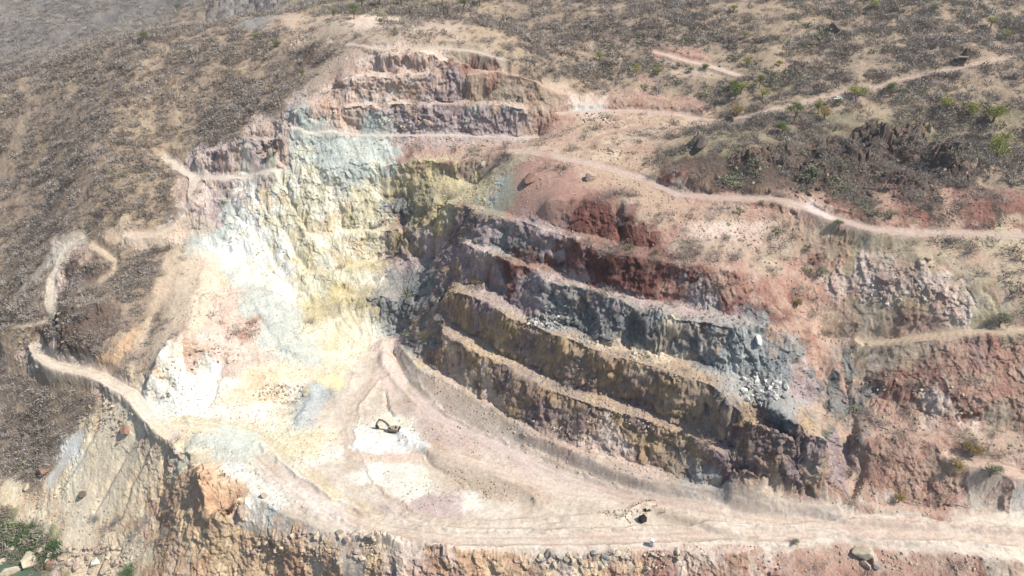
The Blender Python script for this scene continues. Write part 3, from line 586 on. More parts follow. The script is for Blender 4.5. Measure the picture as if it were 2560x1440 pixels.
# --------------------------------------------------------------- materials
def mat(name, rgb=(.5, .5, .5), rough_=.9, metal=0., noise=.12, scale=3., bump=0.):
    m = bpy.data.materials.new(name); m.use_nodes = True; t = m.node_tree; b = t.nodes['Principled BSDF']
    b.inputs['Roughness'].default_value = rough_; b.inputs['Metallic'].default_value = metal; b.inputs['Specular IOR Level'].default_value = .25
    nz = t.nodes.new('ShaderNodeTexNoise'); nz.inputs['Scale'].default_value = scale; nz.inputs['Detail'].default_value = 5
    tc = t.nodes.new('ShaderNodeTexCoord'); t.links.new(tc.outputs['Object'], nz.inputs['Vector'])
    mr = t.nodes.new('ShaderNodeMapRange'); mr.inputs[1].default_value = .25; mr.inputs[2].default_value = .75; mr.inputs[3].default_value = 1-noise; mr.inputs[4].default_value = 1+noise
    t.links.new(nz.outputs[0], mr.inputs[0])
    mx = t.nodes.new('ShaderNodeVectorMath'); mx.operation = 'SCALE'; mx.inputs[0].default_value = rgb; t.links.new(mr.outputs[0], mx.inputs['Scale'])
    t.links.new(mx.outputs[0], b.inputs['Base Color'])
    if bump:
        bp = t.nodes.new('ShaderNodeBump'); bp.inputs['Strength'].default_value = bump; bp.inputs['Distance'].default_value = .1
        t.links.new(nz.outputs[0], bp.inputs['Height']); t.links.new(bp.outputs[0], b.inputs['Normal'])
    return m
def ground_mat():
    m = bpy.data.materials.new('ground_rock'); m.use_nodes = True; t = m.node_tree; b = t.nodes['Principled BSDF']
    b.inputs['Roughness'].default_value = .95; b.inputs['Specular IOR Level'].default_value = .12
    at = t.nodes.new('ShaderNodeAttribute'); at.attribute_name = 'Col'; ar = t.nodes.new('ShaderNodeAttribute'); ar.attribute_name = 'rough'
    geo = t.nodes.new('ShaderNodeNewGeometry')
    def nz(sc, det, rg=.6, typ=None):
        n = t.nodes.new('ShaderNodeTexNoise'); n.inputs['Scale'].default_value = sc; n.inputs['Detail'].default_value = det; n.inputs['Roughness'].default_value = rg
        if typ: n.noise_type = typ
        t.links.new(geo.outputs['Position'], n.inputs['Vector']); return n
    n1 = nz(.9, 6, .7); n2 = nz(2.6, 4, .65)
    vo = t.nodes.new('ShaderNodeTexVoronoi'); vo.inputs['Scale'].default_value = .9; t.links.new(geo.outputs['Position'], vo.inputs['Vector'])
    mr = t.nodes.new('ShaderNodeMapRange'); mr.inputs[1].default_value = .3; mr.inputs[2].default_value = .7; mr.inputs[3].default_value = .74; mr.inputs[4].default_value = 1.2
    t.links.new(n1.outputs[0], mr.inputs[0])
    v = t.nodes.new('ShaderNodeVectorMath'); v.operation = 'SCALE'; t.links.new(at.outputs['Color'], v.inputs[0]); t.links.new(mr.outputs[0], v.inputs['Scale'])
    t.links.new(v.outputs[0], b.inputs['Base Color'])
    ad = t.nodes.new('ShaderNodeMath'); ad.operation = 'MULTIPLY_ADD'; ad.inputs[1].default_value = .5; t.links.new(n2.outputs[0], ad.inputs[0]); t.links.new(n1.outputs[0], ad.inputs[2])
    a2 = t.nodes.new('ShaderNodeMath'); a2.operation = 'MULTIPLY_ADD'; a2.inputs[1].default_value = .12; t.links.new(vo.outputs['Distance'], a2.inputs[0]); t.links.new(ad.outputs[0], a2.inputs[2])
    bp = t.nodes.new('ShaderNodeBump'); bp.inputs['Distance'].default_value = .8; t.links.new(a2.outputs[0], bp.inputs['Height']); t.links.new(ar.outputs['Fac'], bp.inputs['Strength'])
    t.links.new(bp.outputs[0], b.inputs['Normal'])
    return m
GM = ground_mat()
# --------------------------------------------------------------- split the one sheet into named pieces of setting
def mk(name, V, Fq, Cl=None, Rg=None, m=None, smooth=True, parent=None):
    me = bpy.data.meshes.new(name); me.vertices.add(len(V)); me.vertices.foreach_set('co', np.ascontiguousarray(V, np.float32).ravel())
    k = Fq.shape[1]; me.loops.add(Fq.size); me.polygons.add(len(Fq)); me.loops.foreach_set('vertex_index', Fq.astype(np.int32).ravel())
    me.polygons.foreach_set('loop_start', np.arange(0, Fq.size, k, dtype=np.int32)); me.polygons.foreach_set('loop_total', np.full(len(Fq), k, np.int32))
    me.polygons.foreach_set('use_smooth', np.full(len(Fq), smooth)); me.update(); 
    if Cl is not None:
        a = me.attributes.new('Col', 'FLOAT_COLOR', 'POINT'); a.data.foreach_set('color', np.c_[Cl, np.ones(len(Cl))].astype(np.float32).ravel())
    if Rg is not None:
        a = me.attributes.new('rough', 'FLOAT', 'POINT'); a.data.foreach_set('value', Rg.astype(np.float32).ravel())
    o = bpy.data.objects.new(name, me); SC.collection.objects.link(o)
    if m: me.materials.append(m)
    if parent: o.parent = parent
    return o
def tag(o, label=None, cat=None, group=None, kind=None):
    for k, v in (('label', label), ('category', cat), ('group', group), ('kind', kind)):
        if v: o[k] = v
    return o
V = np.stack(PS, -1).reshape(-1, 3); C_ = col.reshape(-1, 3)
i0 = (np.arange(MR-1)[:, None]*MC+np.arange(MC-1)).ravel(); Q4 = np.stack([i0, i0+1, i0+MC+1, i0+MC], -1)
def fc(a): return (a[:-1, :-1]+a[1:, 1:]).ravel()*.5
f_road = fc(m_road) > .5; f_floor = (fc(m_rough) < .22) & (fc(m_veg) < .1) & (fc(m_sl) < .8) & ~f_road
f_far = fc(MY_) > 560; pit = (fc(m_veg) < .5)
cls = np.where(f_road, 1, np.where(f_floor, 2, np.where(f_far, 4, np.where(pit, 3, 0))))
NAMES = {0: ('hillside', 'dry scrub-covered hillside of grey-brown soil around the pit', 'hillside'), 1: ('dirt_road', 'pale compacted dirt roads winding round and into the pit', 'road'),
         2: ('pit_floor', 'flat cream and white floor of the open pit', 'ground'), 3: ('pit_benches', 'stepped benches and broken rock faces of the open pit', 'terrain'),
         4: ('far_hills', 'hazy far mountainside beyond the ridge', 'hills')}
for c, (nm, lb, ct) in NAMES.items():
    fq = Q4[cls == c]
    if not len(fq): continue
    u, inv = np.unique(fq, return_inverse=True)
    o = mk(nm, V[u], inv.reshape(fq.shape), C_[u], bump_s[u], GM); tag(o, lb, ct, kind='structure')
print('mesh', len(V), round(time.time()-T0, 1))
# --------------------------------------------------------------- final ground height and pixel hits on it
def gidx(x, y):
    fy = np.interp(y, rows_y, np.arange(NR)); fx = (x/(150+.63*y)+1)*.5*(NC-1); return fx, fy
def gz(x, y): return bilin(Zf, *gidx(np.asarray(x, float), np.asarray(y, float)))
def hitf(px, py):
    px = np.atleast_1d(np.asarray(px, float)); py = np.atleast_1d(np.asarray(py, float)); out = np.zeros((len(px), 3))
    t = np.linspace(120, 900, 2600)
    for i in range(len(px)):
        dx, dy, dz = ray(px[i], py[i]); x, y, z = dx*t, dy*t, H+dz*t; b = z < gz(x, y); k = int(np.argmax(b)) if b.any() else len(t)-1
        out[i] = x[k], y[k], gz(x[k], y[k])
    return out
def slope_at(x, y): return bilin(SL, *gidx(x, y))
# --------------------------------------------------------------- mesh kit
class MB:
    def __init__(s): s.v = []; s.f = []
    def add(s, v, f): n = len(s.v); s.v += [tuple(p) for p in v]; s.f += [tuple(i+n for i in q) for q in f]; return s
    def box(s, c, d, rot=None, taper=(1, 1)):
        vs = []
        for z in (-1, 1):
            tx, ty = (1, 1) if z < 0 else taper
            for x, y in ((-1, -1), (1, -1), (1, 1), (-1, 1)): vs.append(Vector((x*d[0]/2*tx, y*d[1]/2*ty, z*d[2]/2)))
        if rot: vs = [rot @ v for v in vs]
        return s.add([v+Vector(c) for v in vs], [(3, 2, 1, 0), (4, 5, 6, 7), (0, 1, 5, 4), (1, 2, 6, 5), (2, 3, 7, 6), (3, 0, 4, 7)])
    def prism(s, poly, y0, y1):                        # polygon in x,z extruded along y
        n = len(poly); v = [(x, y0, z) for x, z in poly]+[(x, y1, z) for x, z in poly]
        return s.add(v, [tuple(range(n)), tuple(range(2*n-1, n-1, -1))]+[(i, i+n, (i+1) % n+n, (i+1) % n) for i in range(n)])
    def cyl(s, a, b, r0, r1=None, n=10, cap=True):
        a, b = Vector(a), Vector(b); r1 = r0 if r1 is None else r1; d = (b-a).normalized(); u = d.orthogonal().normalized(); w_ = d.cross(u)
        v = [p+(u*math.cos(2*math.pi*k/n)+w_*math.sin(2*math.pi*k/n))*r for p, r in ((a, r0), (b, r1)) for k in range(n)]
        return s.add(v, [(k, (k+1) % n, (k+1) % n+n, k+n) for k in range(n)]+([tuple(range(n-1, -1, -1)), tuple(range(n, 2*n))] if cap else []))
    def build(s, name, m, parent=None, bevel=0, smooth=False):
        me = bpy.data.meshes.new(name); me.from_pydata(s.v, [], s.f); me.update()
        bm = bmesh.new(); bm.from_mesh(me); bmesh.ops.recalc_face_normals(bm, faces=bm.faces)
        if bevel: bmesh.ops.bevel(bm, geom=bm.edges[:], offset=bevel, segments=1, affect='EDGES', profile=.5)
        bm.to_mesh(me); bm.free(); me.materials.append(m)
        if smooth: me.polygons.foreach_set('use_smooth', [True]*len(me.polygons))
        o = bpy.data.objects.new(name, me); SC.collection.objects.link(o)
        if parent: o.parent = parent
        return o
def empty(name, loc, rz=0, label=None, cat=None, group=None):
    o = bpy.data.objects.new(name, None); SC.collection.objects.link(o); o.location = loc; o.rotation_euler = (0, 0, rz); o.empty_display_size = .5
    return tag(o, label, cat, group)
def RY(a): return Matrix.Rotation(a, 3, 'Y')
def RZ(a): return Matrix.Rotation(a, 3, 'Z')
M = dict(yellow=mat('worn_yellow_paint', (.36, .29, .20), .55, 0, .2, 2), dark=mat('dark_steel', (.035, .034, .034), .6, .3, .3, 4), grey=mat('grey_steel', (.22, .22, .23), .5, .5, .2, 4),
         glass=mat('dark_glass', (.02, .03, .035), .1, 0, .05, 2), black=mat('black_plastic', (.018, .018, .022), .45, 0, .25, 2), white=mat('white_fibreglass', (.8, .81, .8), .4, 0, .04, 2),
         wood=mat('weathered_wood', (.2, .15, .1), .9, 0, .3, 6), thatch=mat('dark_thatch', (.045, .036, .03), 1, 0, .4, 5), tan=mat('dry_palm', (.22, .19, .15), 1, 0, .3, 5),
         cloth=mat('grey_cover', (.36, .37, .4), .8, 0, .15, 3), rubber=mat('black_rubber', (.02, .02, .02), .9, 0, .2, 6), beige=mat('pale_yellow_paint', (.72, .62, .36), .6, 0, .12, 3), paint=mat('white_car_paint', (.78, .79, .8), .25, 0, .03, 2))
# --------------------------------------------------------------- excavator
p = hitf(983, 1078)[0]; ex = empty('excavator', p, math.radians(166), 'yellow tracked excavator digging white rock on the pit floor', 'excavator')
for sgn in (-1, 1):
    mb = MB(); prof = [(-2.1, .0), (2.1, .0), (2.45, .3), (2.45, .6), (2.1, .92), (-2.1, .92), (-2.45, .6), (-2.45, .3)]; mb.prism(prof, sgn*1.3-.3, sgn*1.3+.3)
    tr = mb.build('track', M['dark'], ex, .04)
    for k in range(-4, 5): MB().box((k*.48, sgn*1.3, .955), (.3, .62, .05)).build('track_shoe', M['grey'], tr)
    for xx in (-2.05, 2.05): MB().cyl((xx, sgn*1.3-.33, .46), (xx, sgn*1.3+.33, .46), .36).build('sprocket', M['grey'], tr)
MB().box((0, 0, .75), (2.2, 2.1, .5)).cyl((0, 0, .95), (0, 0, 1.15), .8, n=16).build('undercarriage', M['dark'], ex, .03)
MB().prism([(-2.9, 1.2), (1.6, 1.15), (1.75, 1.5), (1.6, 1.75), (-.2, 2.05), (-.3, 2.45), (-2.3, 2.5), (-2.95, 2.2)], -1.35, 1.35).build('body', M['yellow'], ex, .06)
MB().prism([(-3.25, 1.25), (-2.7, 1.2), (-2.7, 2.4), (-3.05, 2.35), (-3.3, 2.0)], -1.3, 1.3).build('counterweight', M['dark'], ex, .06)
cb = MB().prism([(.0, 1.6), (1.75, 1.6), (1.8, 2.2), (1.5, 3.15), (.1, 3.2)], .45, 1.35).build('cab', M['yellow'], ex, .04)
MB().prism([(.35, 2.1), (1.6, 2.1), (1.42, 3.0), (.35, 3.0)], .43, 1.37).build('window', M['glass'], cb)
MB().box((1.66, .9, 2.65), (.08, .7, .85), RY(-.3)).build('windscreen', M['glass'], cb)
MB().cyl((-1.2, -.7, 2.4), (-1.2, -.7, 3.0), .07).build('exhaust', M['dark'], ex)
MB().box((-1.6, .2, 2.52), (1.0, 1.2, .12)).build('engine_hatch', M['dark'], ex)
M['boom'] = mat('worn_brown_boom', (.19, .165, .135), .6, 0, .2, 2)
cv = [(1.3, 1.7), (2.2, 3.4), (3.6, 4.7), (5.2, 5.35), (6.3, 5.3)]
bm_ = MB()
for k in range(len(cv)-1):
    (x0, z0), (x1, z1) = cv[k], cv[k+1]; h0 = (.28, .42, .46, .34, .2)[k]; h1 = (.28, .42, .46, .34, .2)[k+1]; a = math.atan2(z1-z0, x1-x0); n0 = (-math.sin(a), math.cos(a))
    bm_.prism([(x0-n0[0]*h0, z0-n0[1]*h0), (x1-n0[0]*h1, z1-n0[1]*h1), (x1+n0[0]*h1, z1+n0[1]*h1), (x0+n0[0]*h0, z0+n0[1]*h0)], -.24, .24)
bm_.build('boom', M['boom'], ex)
MB().prism([(5.9, 5.75), (6.5, 5.6), (7.95, 3.1), (8.15, 2.0), (7.8, 2.0), (7.4, 2.9), (6.0, 5.0)], -.19, .19).build('stick', M['boom'], ex)
for sgn in (-1, 1): MB().cyl((1.7, sgn*.36, 1.6), (3.3, sgn*.36, 4.0), .12).cyl((2.6, sgn*.36, 2.95), (3.6, sgn*.36, 4.5), .06).build('boom_cylinder', M['grey'], ex)
MB().cyl((4.0, 0, 5.5), (6.1, 0, 5.9), .1).build('stick_cylinder', M['grey'], ex)
MB().cyl((6.6, 0, 5.0), (7.9, 0, 3.2), .09).build('bucket_cylinder', M['grey'], ex)
bk = MB().prism([(7.6, 2.05), (8.3, 1.95), (8.35, 1.2), (8.0, .5), (7.3, .15), (6.9, .3), (7.5, 1.2)], -.6, .6).build('bucket', M['dark'], ex, .03)
for k in range(4): MB().box((6.85, -.45+k*.3, .25), (.3, .1, .08), RY(.5)).build('tooth', M['grey'], bk)
# --------------------------------------------------------------- black tank, booth, machine, posts, stake, pole
p = hitf(1606, 1303)[0]; o = empty('water_tank', p, math.radians(28), 'square black plastic tank standing on the pale pad inside the stone edging', 'tank')
MB().box((0, 0, 1.2), (2.5, 2.2, 2.2), taper=(.93, .93)).build('tank_body', M['black'], o, .04)
MB().box((0, 0, 2.36), (1.9, 1.6, .14)).build('lid', M['black'], o, .04)
MB().cyl((.5, .3, 2.4), (.5, .3, 2.6), .28, n=14).build('filler_cap', M['dark'], o)
for s_ in (-.8, .8): MB().box((0, s_, .06), (2.6, .25, .16)).build('skid', M['wood'], o)
MB().cyl((1.2, 0, .4), (1.5, 0, .4), .09).build('outlet_valve', M['grey'], o)
p = hitf(1629, 1364)[0]+[0, 0, .15]; o = empty('portable_cabin', p, math.radians(-23), 'small white upright cabin beside the haul road, lone and tall', 'cabin')
MB().box((0, 0, 1.25), (1.35, 1.35, 2.3), taper=(.97, .97)).build('cabin_wall', M['white'], o, .03)
arc = [(math.cos(a)*.72, 2.38+math.sin(a)*.32) for a in np.linspace(0, math.pi, 9)]; MB().prism(arc+[(-.72, 2.3), (.72, 2.3)], -.72, .72).build('roof', M['white'], o)
dr = MB().box((0, -.7, 1.15), (.85, .05, 1.95)).build('door', M['white'], o); MB().box((.32, -.75, 1.15), (.05, .05, .2)).build('handle', M['dark'], dr)
MB().box((0, 0, .06), (1.5, 1.5, .16)).build('base', M['grey'], o)
MB().cyl((.5, .5, 2.3), (.5, .5, 2.95), .05).build('vent_pipe', M['dark'], o)
p = hitf(1617, 1278)[0]; o = empty('small_machine', p, math.radians(15), 'dark low machine with pale yellow frame and grey cover inside the stone edging', 'machine')
MB().prism([(-.9, .1), (.7, .1), (.8, .8), (.3, 1.15), (-.7, 1.0)], -.55, .55).build('housing', M['dark'], o, .08)
for y_ in (-.6, .6): MB().cyl((-.9, y_, .1), (-.3, y_, 1.5), .06).cyl((-.3, y_, 1.5), (.9, y_, 1.9), .06).cyl((.9, y_, 1.9), (1.2, y_, .1), .06).build('frame', M['beige'], o)
MB().box((.2, 0, 1.65), (1.3, 1.3, .08), RY(-.32)).build('canopy', M['beige'], o)
MB().prism([(1.1, .0), (2.1, .0), (1.9, .7), (1.3, .95)], -.7, .5).build('cover', M['cloth'], o, .06)
for px, py, lb in ((1641, 1266, 'thin wooden post with crossbar at the back of the stone edging'), (1660, 1282, 'thin wooden post with props at the right end of the stone edging')):
    p = hitf(px, py)[0]; o = empty('wooden_post', p, .3, lb, 'post', 'posts around the pad')
    MB().cyl((0, 0, -.1), (.05, 0, 2.7), .09, .06, 7).build('pole', M['wood'], o); MB().cyl((-1.5, 0, .5), (0, 0, .55), .06, n=6).build('rail', M['wood'], o)
    for s_ in (-1, 1): MB().cyl((.3, s_*.35, -.05), (.05, 0, .9), .05, n=6).build('prop', M['wood'], o)
p = hitf(1595, 1345)[0]; o = empty('marker_stake', p, 0, 'thin dark stake standing on the haul road left of the white cabin', 'stake')
MB().cyl((0, 0, -.1), (0, 0, 1.3), .07, .05, 7).build('stick', M['wood'], o); MB().box((.12, 0, 1.15), (.28, .04, .2)).build('flag', M['dark'], o)
p = hitf(1642, 241)[0]; o = empty('utility_pole', p, .5, 'slim pale utility pole on the scrubby ledge above the cut', 'pole')
MB().cyl((0, 0, -.5), (0, 0, 11), .2, .12, 8).build('pole', mat('pale_concrete', (.5, .48, .45), .8, 0, .1, 3), o)
MB().box((0, 0, 10.5), (1.8, .12, .12)).build('crossarm', M['wood'], o)
for s_ in (-.75, 0, .75): MB().cyl((s_, 0, 10.55), (s_, 0, 10.8), .07, n=6).build('insulator', M['grey'], o)
# thatched shelter on the hill
p = hitf(2402, 158)[0]; o = empty('thatched_hut', p, math.radians(-10), 'dark thatched hut with a tall pointed roof above the hill track', 'hut')
for x_, y_ in ((-3, -1.6), (3, -1.6), (-3, 2), (3, 2), (0, -1.8)): MB().cyl((x_, y_, -.8), (x_, y_, 2.6), .13, .1, 7).build('post', M['wood'], o)
MB().prism([(-4, 2.3), (-2.5, 3.4), (2.6, 3.5), (4.2, 2.4), (2.5, 3.1), (-2.4, 3.0)], -2.6, 1.6).build('low_roof', M['tan'], o)
MB().box((0, 1.9, 1.2), (6.2, .15, 2.9)).box((-3.1, .4, 1.1), (.15, 3, 2.7)).build('wall', M['thatch'], o)
tp = MB(); prv = (3.2, 2.6)
for r_, z_ in ((2.0, 3.6), (1.1, 5.0), (.45, 6.6), (.05, 8.2)): tp.cyl((1.6, 2.4, prv[1]), (1.6, 2.4, z_), prv[0], r_, 12, cap=False); prv = (r_, z_)
tp.build('pointed_roof', M['thatch'], o)
# white pickup on the hill road
p = hitf(2091, 250)[0]; o = empty('pickup_truck', p, math.radians(12), 'small white pickup parked on the dirt road beside green shrubs', 'pickup')
bd = MB().prism([(-2.5, .45), (2.5, .45), (2.55, .95), (1.4, 1.1), (-2.5, 1.1)], -.9, .9).build('body', M['paint'], o, .05)
cb = MB().prism([(-.7, 1.05), (1.35, 1.05), (.75, 1.75), (-.5, 1.8)], -.8, .8).build('cab', M['paint'], o, .04)
MB().prism([(-.55, 1.2), (1.1, 1.2), (.68, 1.66), (-.42, 1.68)], -.82, .82).build('window', M['glass'], cb)
MB().box((-1.6, 0, 1.06), (1.6, 1.5, .12)).build('cargo_bed', M['dark'], o)
for x_ in (-1.5, 1.6):
    for y_ in (-.85, .85):
        wq = MB().cyl((x_, y_-.12, .4), (x_, y_+.12, .4), .4, n=14).build('wheel', M['rubber'], o); MB().cyl((x_, y_-.13, .4), (x_, y_+.13, .4), .2, n=10).build('rim', M['grey'], wq)
for y_ in (-.7, .7): MB().box((2.53, y_, .82), (.06, .3, .16)).build('headlight', M['glass'], o)
# --------------------------------------------------------------- rocks
def rock_mesh(seed, lum=1):
    bm = bmesh.new(); bmesh.ops.create_icosphere(bm, subdivisions=3, radius=1); r = random.Random(seed)
    pl = [(Vector((r.gauss(0, 1), r.gauss(0, 1), r.gauss(0, 1))).normalized(), r.uniform(.42, .72)) for _ in range(12)]
    sc = Vector((r.uniform(.85, 1.3), r.uniform(.8, 1.1), r.uniform(.6, .85)))
    from mathutils import noise as mn
    for v in bm.verts:
        for nn, d in pl:
            q = v.co.dot(nn)
            if q > d: v.co -= nn*(q-d)*.92
        v.co *= 1+.09*mn.noise(v.co*3+Vector((seed, 0, 0)))
        v.co = Vector((v.co.x*sc.x, v.co.y*sc.y, v.co.z*sc.z))
    me = bpy.data.meshes.new('boulder'); bm.to_mesh(me); bm.free(); return me
RM = {}
RCOL = {'c': (.50, .43, .32), 'p': (.42, .32, .26), 'g': (.27, .262, .25), 't': (.38, .31, .23), 'r': (.30, .18, .13), 'w': (.62, .60, .54), 'd': (.13, .10, .085)}
RMAT = {k: mat('rock_'+n, RCOL[k], .95, 0, .3, 1.6, .6) for k, n in (('c', 'cream'), ('p', 'pinkish'), ('g', 'grey'), ('t', 'tan'), ('r', 'rusty'), ('w', 'white'), ('d', 'dark'))}
SHP = [rock_mesh(i) for i in range(7)]
SHV = []
for me in SHP:
    a = np.zeros(len(me.vertices)*3); me.vertices.foreach_get('co', a); f = np.zeros(len(me.loops), int); me.loops.foreach_get('vertex_index', f); SHV.append((a.reshape(-1, 3), f.reshape(-1, 3)))
def rmesh(i, k):
    if (i, k) not in RM: m = SHP[i].copy(); m.materials.append(RMAT[k]); m.name = 'boulder'; RM[i, k] = m
    return RM[i, k]
rr_ = random.Random(11)
def boulder(px, py, wpx, k, label, group=None, name='boulder', i=None):
    p = hitf(px, py)[0]; d = math.hypot(p[0], p[1]); sl_ = math.sqrt(d*d+(H-p[2])**2); r = wpx/F*sl_*.5
    o = bpy.data.objects.new(name, rmesh(rr_.randrange(7) if i is None else i, k)); SC.collection.objects.link(o)
    o.location = (p[0], p[1], p[2]+r*.28); o.scale = (r, r*rr_.uniform(.8, 1.05), r*rr_.uniform(.85, 1.1)); o.rotation_euler = (rr_.uniform(-.3, .3), rr_.uniform(-.3, .3), rr_.uniform(0, 6.3))
    return tag(o, label, 'boulder', group)
for a in ((75,1408,42,'c','largest pale cream boulder standing in the green river shallows'),(35,1432,36,'c','flat cream boulder at the bottom of the river pool'),(8,1408,20,'c','small white boulder at the left picture edge in the river'),
 (32,1378,20,'c','cream boulder among green reeds above the river pool'),(103,1376,30,'t','tan boulder on the bank right of the green reeds'),(127,1416,26,'r','orange-brown boulder beside the green reeds at the river edge'),
 (240,1410,28,'w','palest boulder in the cluster at the bottom of the scree slope'),(266,1422,32,'t','tan boulder in the cluster at the bottom of the scree slope'),(292,1412,26,'p','pink boulder at the right of the scree-foot cluster'),
 (195,1420,30,'p','pinkish boulder at the left of the scree-foot cluster'),(140,1442,36,'p','pink slab boulder cut by the bottom picture edge'),(206,1240,24,'d','dark round boulder alone on the pale scree slope'),
 (316,1080,32,'r','big reddish boulder near the top of the spoil slope'),(296,1108,15,'r','smaller reddish boulder just below the big one on the spoil slope'),(112,1180,32,'r','reddish boulder at the foot of the white rock streak'),
 (69,1220,18,'c','cream boulder on the bank left of the pale scree'),(603,1280,36,'p','pink squared block at the right of the overhanging orange crag'),(660,1241,22,'p','long pinkish block lying on the pit rim edge'),
 (2152,1388,54,'c','huge cream boulder on the slope below the haul road'),(2184,1402,28,'p','pale pink boulder right under the huge cream one'),(2165,1417,22,'p','small round pink boulder below the huge cream one'),(2192,1419,26,'g','flat grey boulder below the huge cream one'),
 (1067,311,30,'p','pink tilted slab on the upper bench of pale rock'),(1210,413,20,'c','cream boulder at the top of the grassy spur'),(1325,455,50,'r','rounded reddish-brown boulder mass on the spoil slope below the road'),(1475,450,36,'p','pinkish flat boulder on the spoil crest below the road'),
 (1895,858,36,'w','large pale slab wedged at the crest of the grey cliff'),(2232,700,16,'w','small white boulder on the grassy slope above the pale scree'),(2320,650,18,'p','single brownish boulder on the grassy right-hand slope'),(1145,1068,6,'d','first of two small dark stones on the ramp'),(1151,1071,6,'d','second of two small dark stones on the ramp, nearer'),
 (1825,303,28,'d','dark round rock at the end of the upper road'),(1750,372,52,'d','black angular rock mass on the green scrub slope'),(2085,78,34,'d','dark rock half hidden by scrub near the top of the hill')):
    boulder(*a)
EXP = []
ZONE = [(705,985,72,26,230,.35,1.1,'ccpt','rubble at the foot of the pale wall','cream rock lying in the rubble pile at the foot of the pale wall'),
 (1375,806,58,16,90,.5,1.9,'gggw','grey blocks on the bench','angular grey block fallen on the bench below the purple wall'),
 (1480,850,60,10,80,.3,1.2,'ccg','cream blocks on the bench','cream block lying on the bench beside the grey cliff'),
 (1600,892,28,9,50,.4,1.4,'cc','pale heap on the bench','pale rock of the small heap on the bench under the grey cliff'),
 (1905,975,62,42,170,.4,1.9,'ggB'.replace('B', 'w'),'grey rockfall','grey block in the rockfall spilling over the right-hand benches'),
 (1490,300,38,24,110,.4,1.5,'ccp','rock spill under the upper road','cream stone in the spill just under the upper road'),
 (1545,378,52,9,70,.4,1.6,'ccp','stones along the loop of the track','pale stone lying along the loop of the upper track'),
 (1430,1395,130,24,170,.5,2.2,'cctg','boulders along the edge below the road','tan boulder on the broken edge below the haul road'),
 (1620,1400,110,25,60,.4,1.6,'ccp','boulders right of the broken edge','pale boulder on the slope under the white cabin'),
 (230,1400,110,36,260,.4,1.9,'cctp','river bank boulders','pale boulder on the stony river bank at lower left'),
 (160,1290,120,70,130,.3,1.1,'ctp','stones on the scree','stone scattered on the pale scree slope at lower left'),
 (610,828,42,20,130,.25,.8,'rp','reddish rubble patch','small reddish rock in the rubble patch on the white wall'),
 (560,885,40,28,90,.3,1.1,'rpc','reddish blocks under the white wall','reddish block on the slope of the white wall'),
 (265,1050,70,42,140,.3,1.3,'ctg','rocks beside the spoil slope','pale rock among dry shrubs beside the spoil slope'),
 (790,1370,180,40,200,.4,1.9,'ptcp','rocks on the lower cliff','pinkish rock on the steep cliff below the haul road'),
 (1555,1283,62,11,110,.25,.7,'tcp','stones left of the pad','small stone in the strip left of the black tank'),
 (2300,1400,230,30,120,.3,1.,'tcp','stones below the road at right','stone on the slope below the haul road at lower right'),
 (2240,730,110,36,160,.4,1.4,'cwp','blocks of the pale scree','white block on the pale scree of the right-hand slope'),
 (1290,1080,220,110,130,.25,.8,'ctc','stones along the berm','pale stone along the berm of the ramp'),
 (1080,355,170,14,90,.4,1.2,'cpp','stones on the bench above the yellow wall','pinkish stone on the narrow bench above the reddish face'),
 (1020,315,90,14,60,.4,1.3,'pcp','stones on the mauve bench','pale stone on the bench under the mauve face'),
 (450,930,60,90,90,.3,1.3,'ctw','stones on the left rim','stone on the left rim of the pit'),
 (1900,560,220,60,160,.25,.9,'pct','stones under the mid road','stone scattered on the reddish slope under the middle road'),
 (2250,1010,200,70,150,.3,1.1,'pct','stones on the right benches','stone on the red benches at the right'),
 (1420,1060,260,40,130,.3,.9,'tcc','stones on the lowest bench','stone on the lowest long bench'),
 (1500,940,260,50,90,.3,.9,'tcc','stones on the second bench','stone on the second long bench'),
 (330,230,200,60,120,.5,1.6,'ggt','rocks on the left ridge','grey rock poking through scrub near the left ridge'),
 (2100,440,330,70,300,.4,1.5,'dddt','dark crags on the right','dark rock of the crags above the middle road'),
 (140,840,100,90,150,.4,1.6,'tddg','crags beside the left loop road','dark rock of the crag beside the left loop road'),
 (1750,150,420,70,150,.5,1.5,'ggt','rocks on the upper slope','grey rock in the scrub of the upper slope')]
for zi, (cx_, cy_, rx, ry, nn, s0, s1, ks, grp, lb) in enumerate(ZONE):
    for q in range(nn):
        a = rr_.uniform(0, 6.283); rad = math.sqrt(rr_.random()); x_ = cx_+math.cos(a)*rad*rx; y_ = cy_+math.sin(a)*rad*ry
        EXP.append((x_, y_, s0+(s1-s0)*rr_.random()**3.2, rr_.choice(ks), zi))
gq = np.random.default_rng(77); nq = 70000; yb = 150+(440-150)*gq.random(nq); xb = (gq.random(nq)*2-1)*(105+.55*yb); fb = field(xb, yb); pb = w2p(xb, yb, gz(xb, yb))
kb = (fb[:, 6] < .5) & (fb[:, 7] > .2) & (slope_at(xb, yb) < 1.0) & (fbm(xb, yb, 12, 3, 2) > -.15) & (gsamp(ROADM, xb, yb) < .2)
CR = np.c_[xb, yb][kb][:20000]; print('crumbs', len(CR))
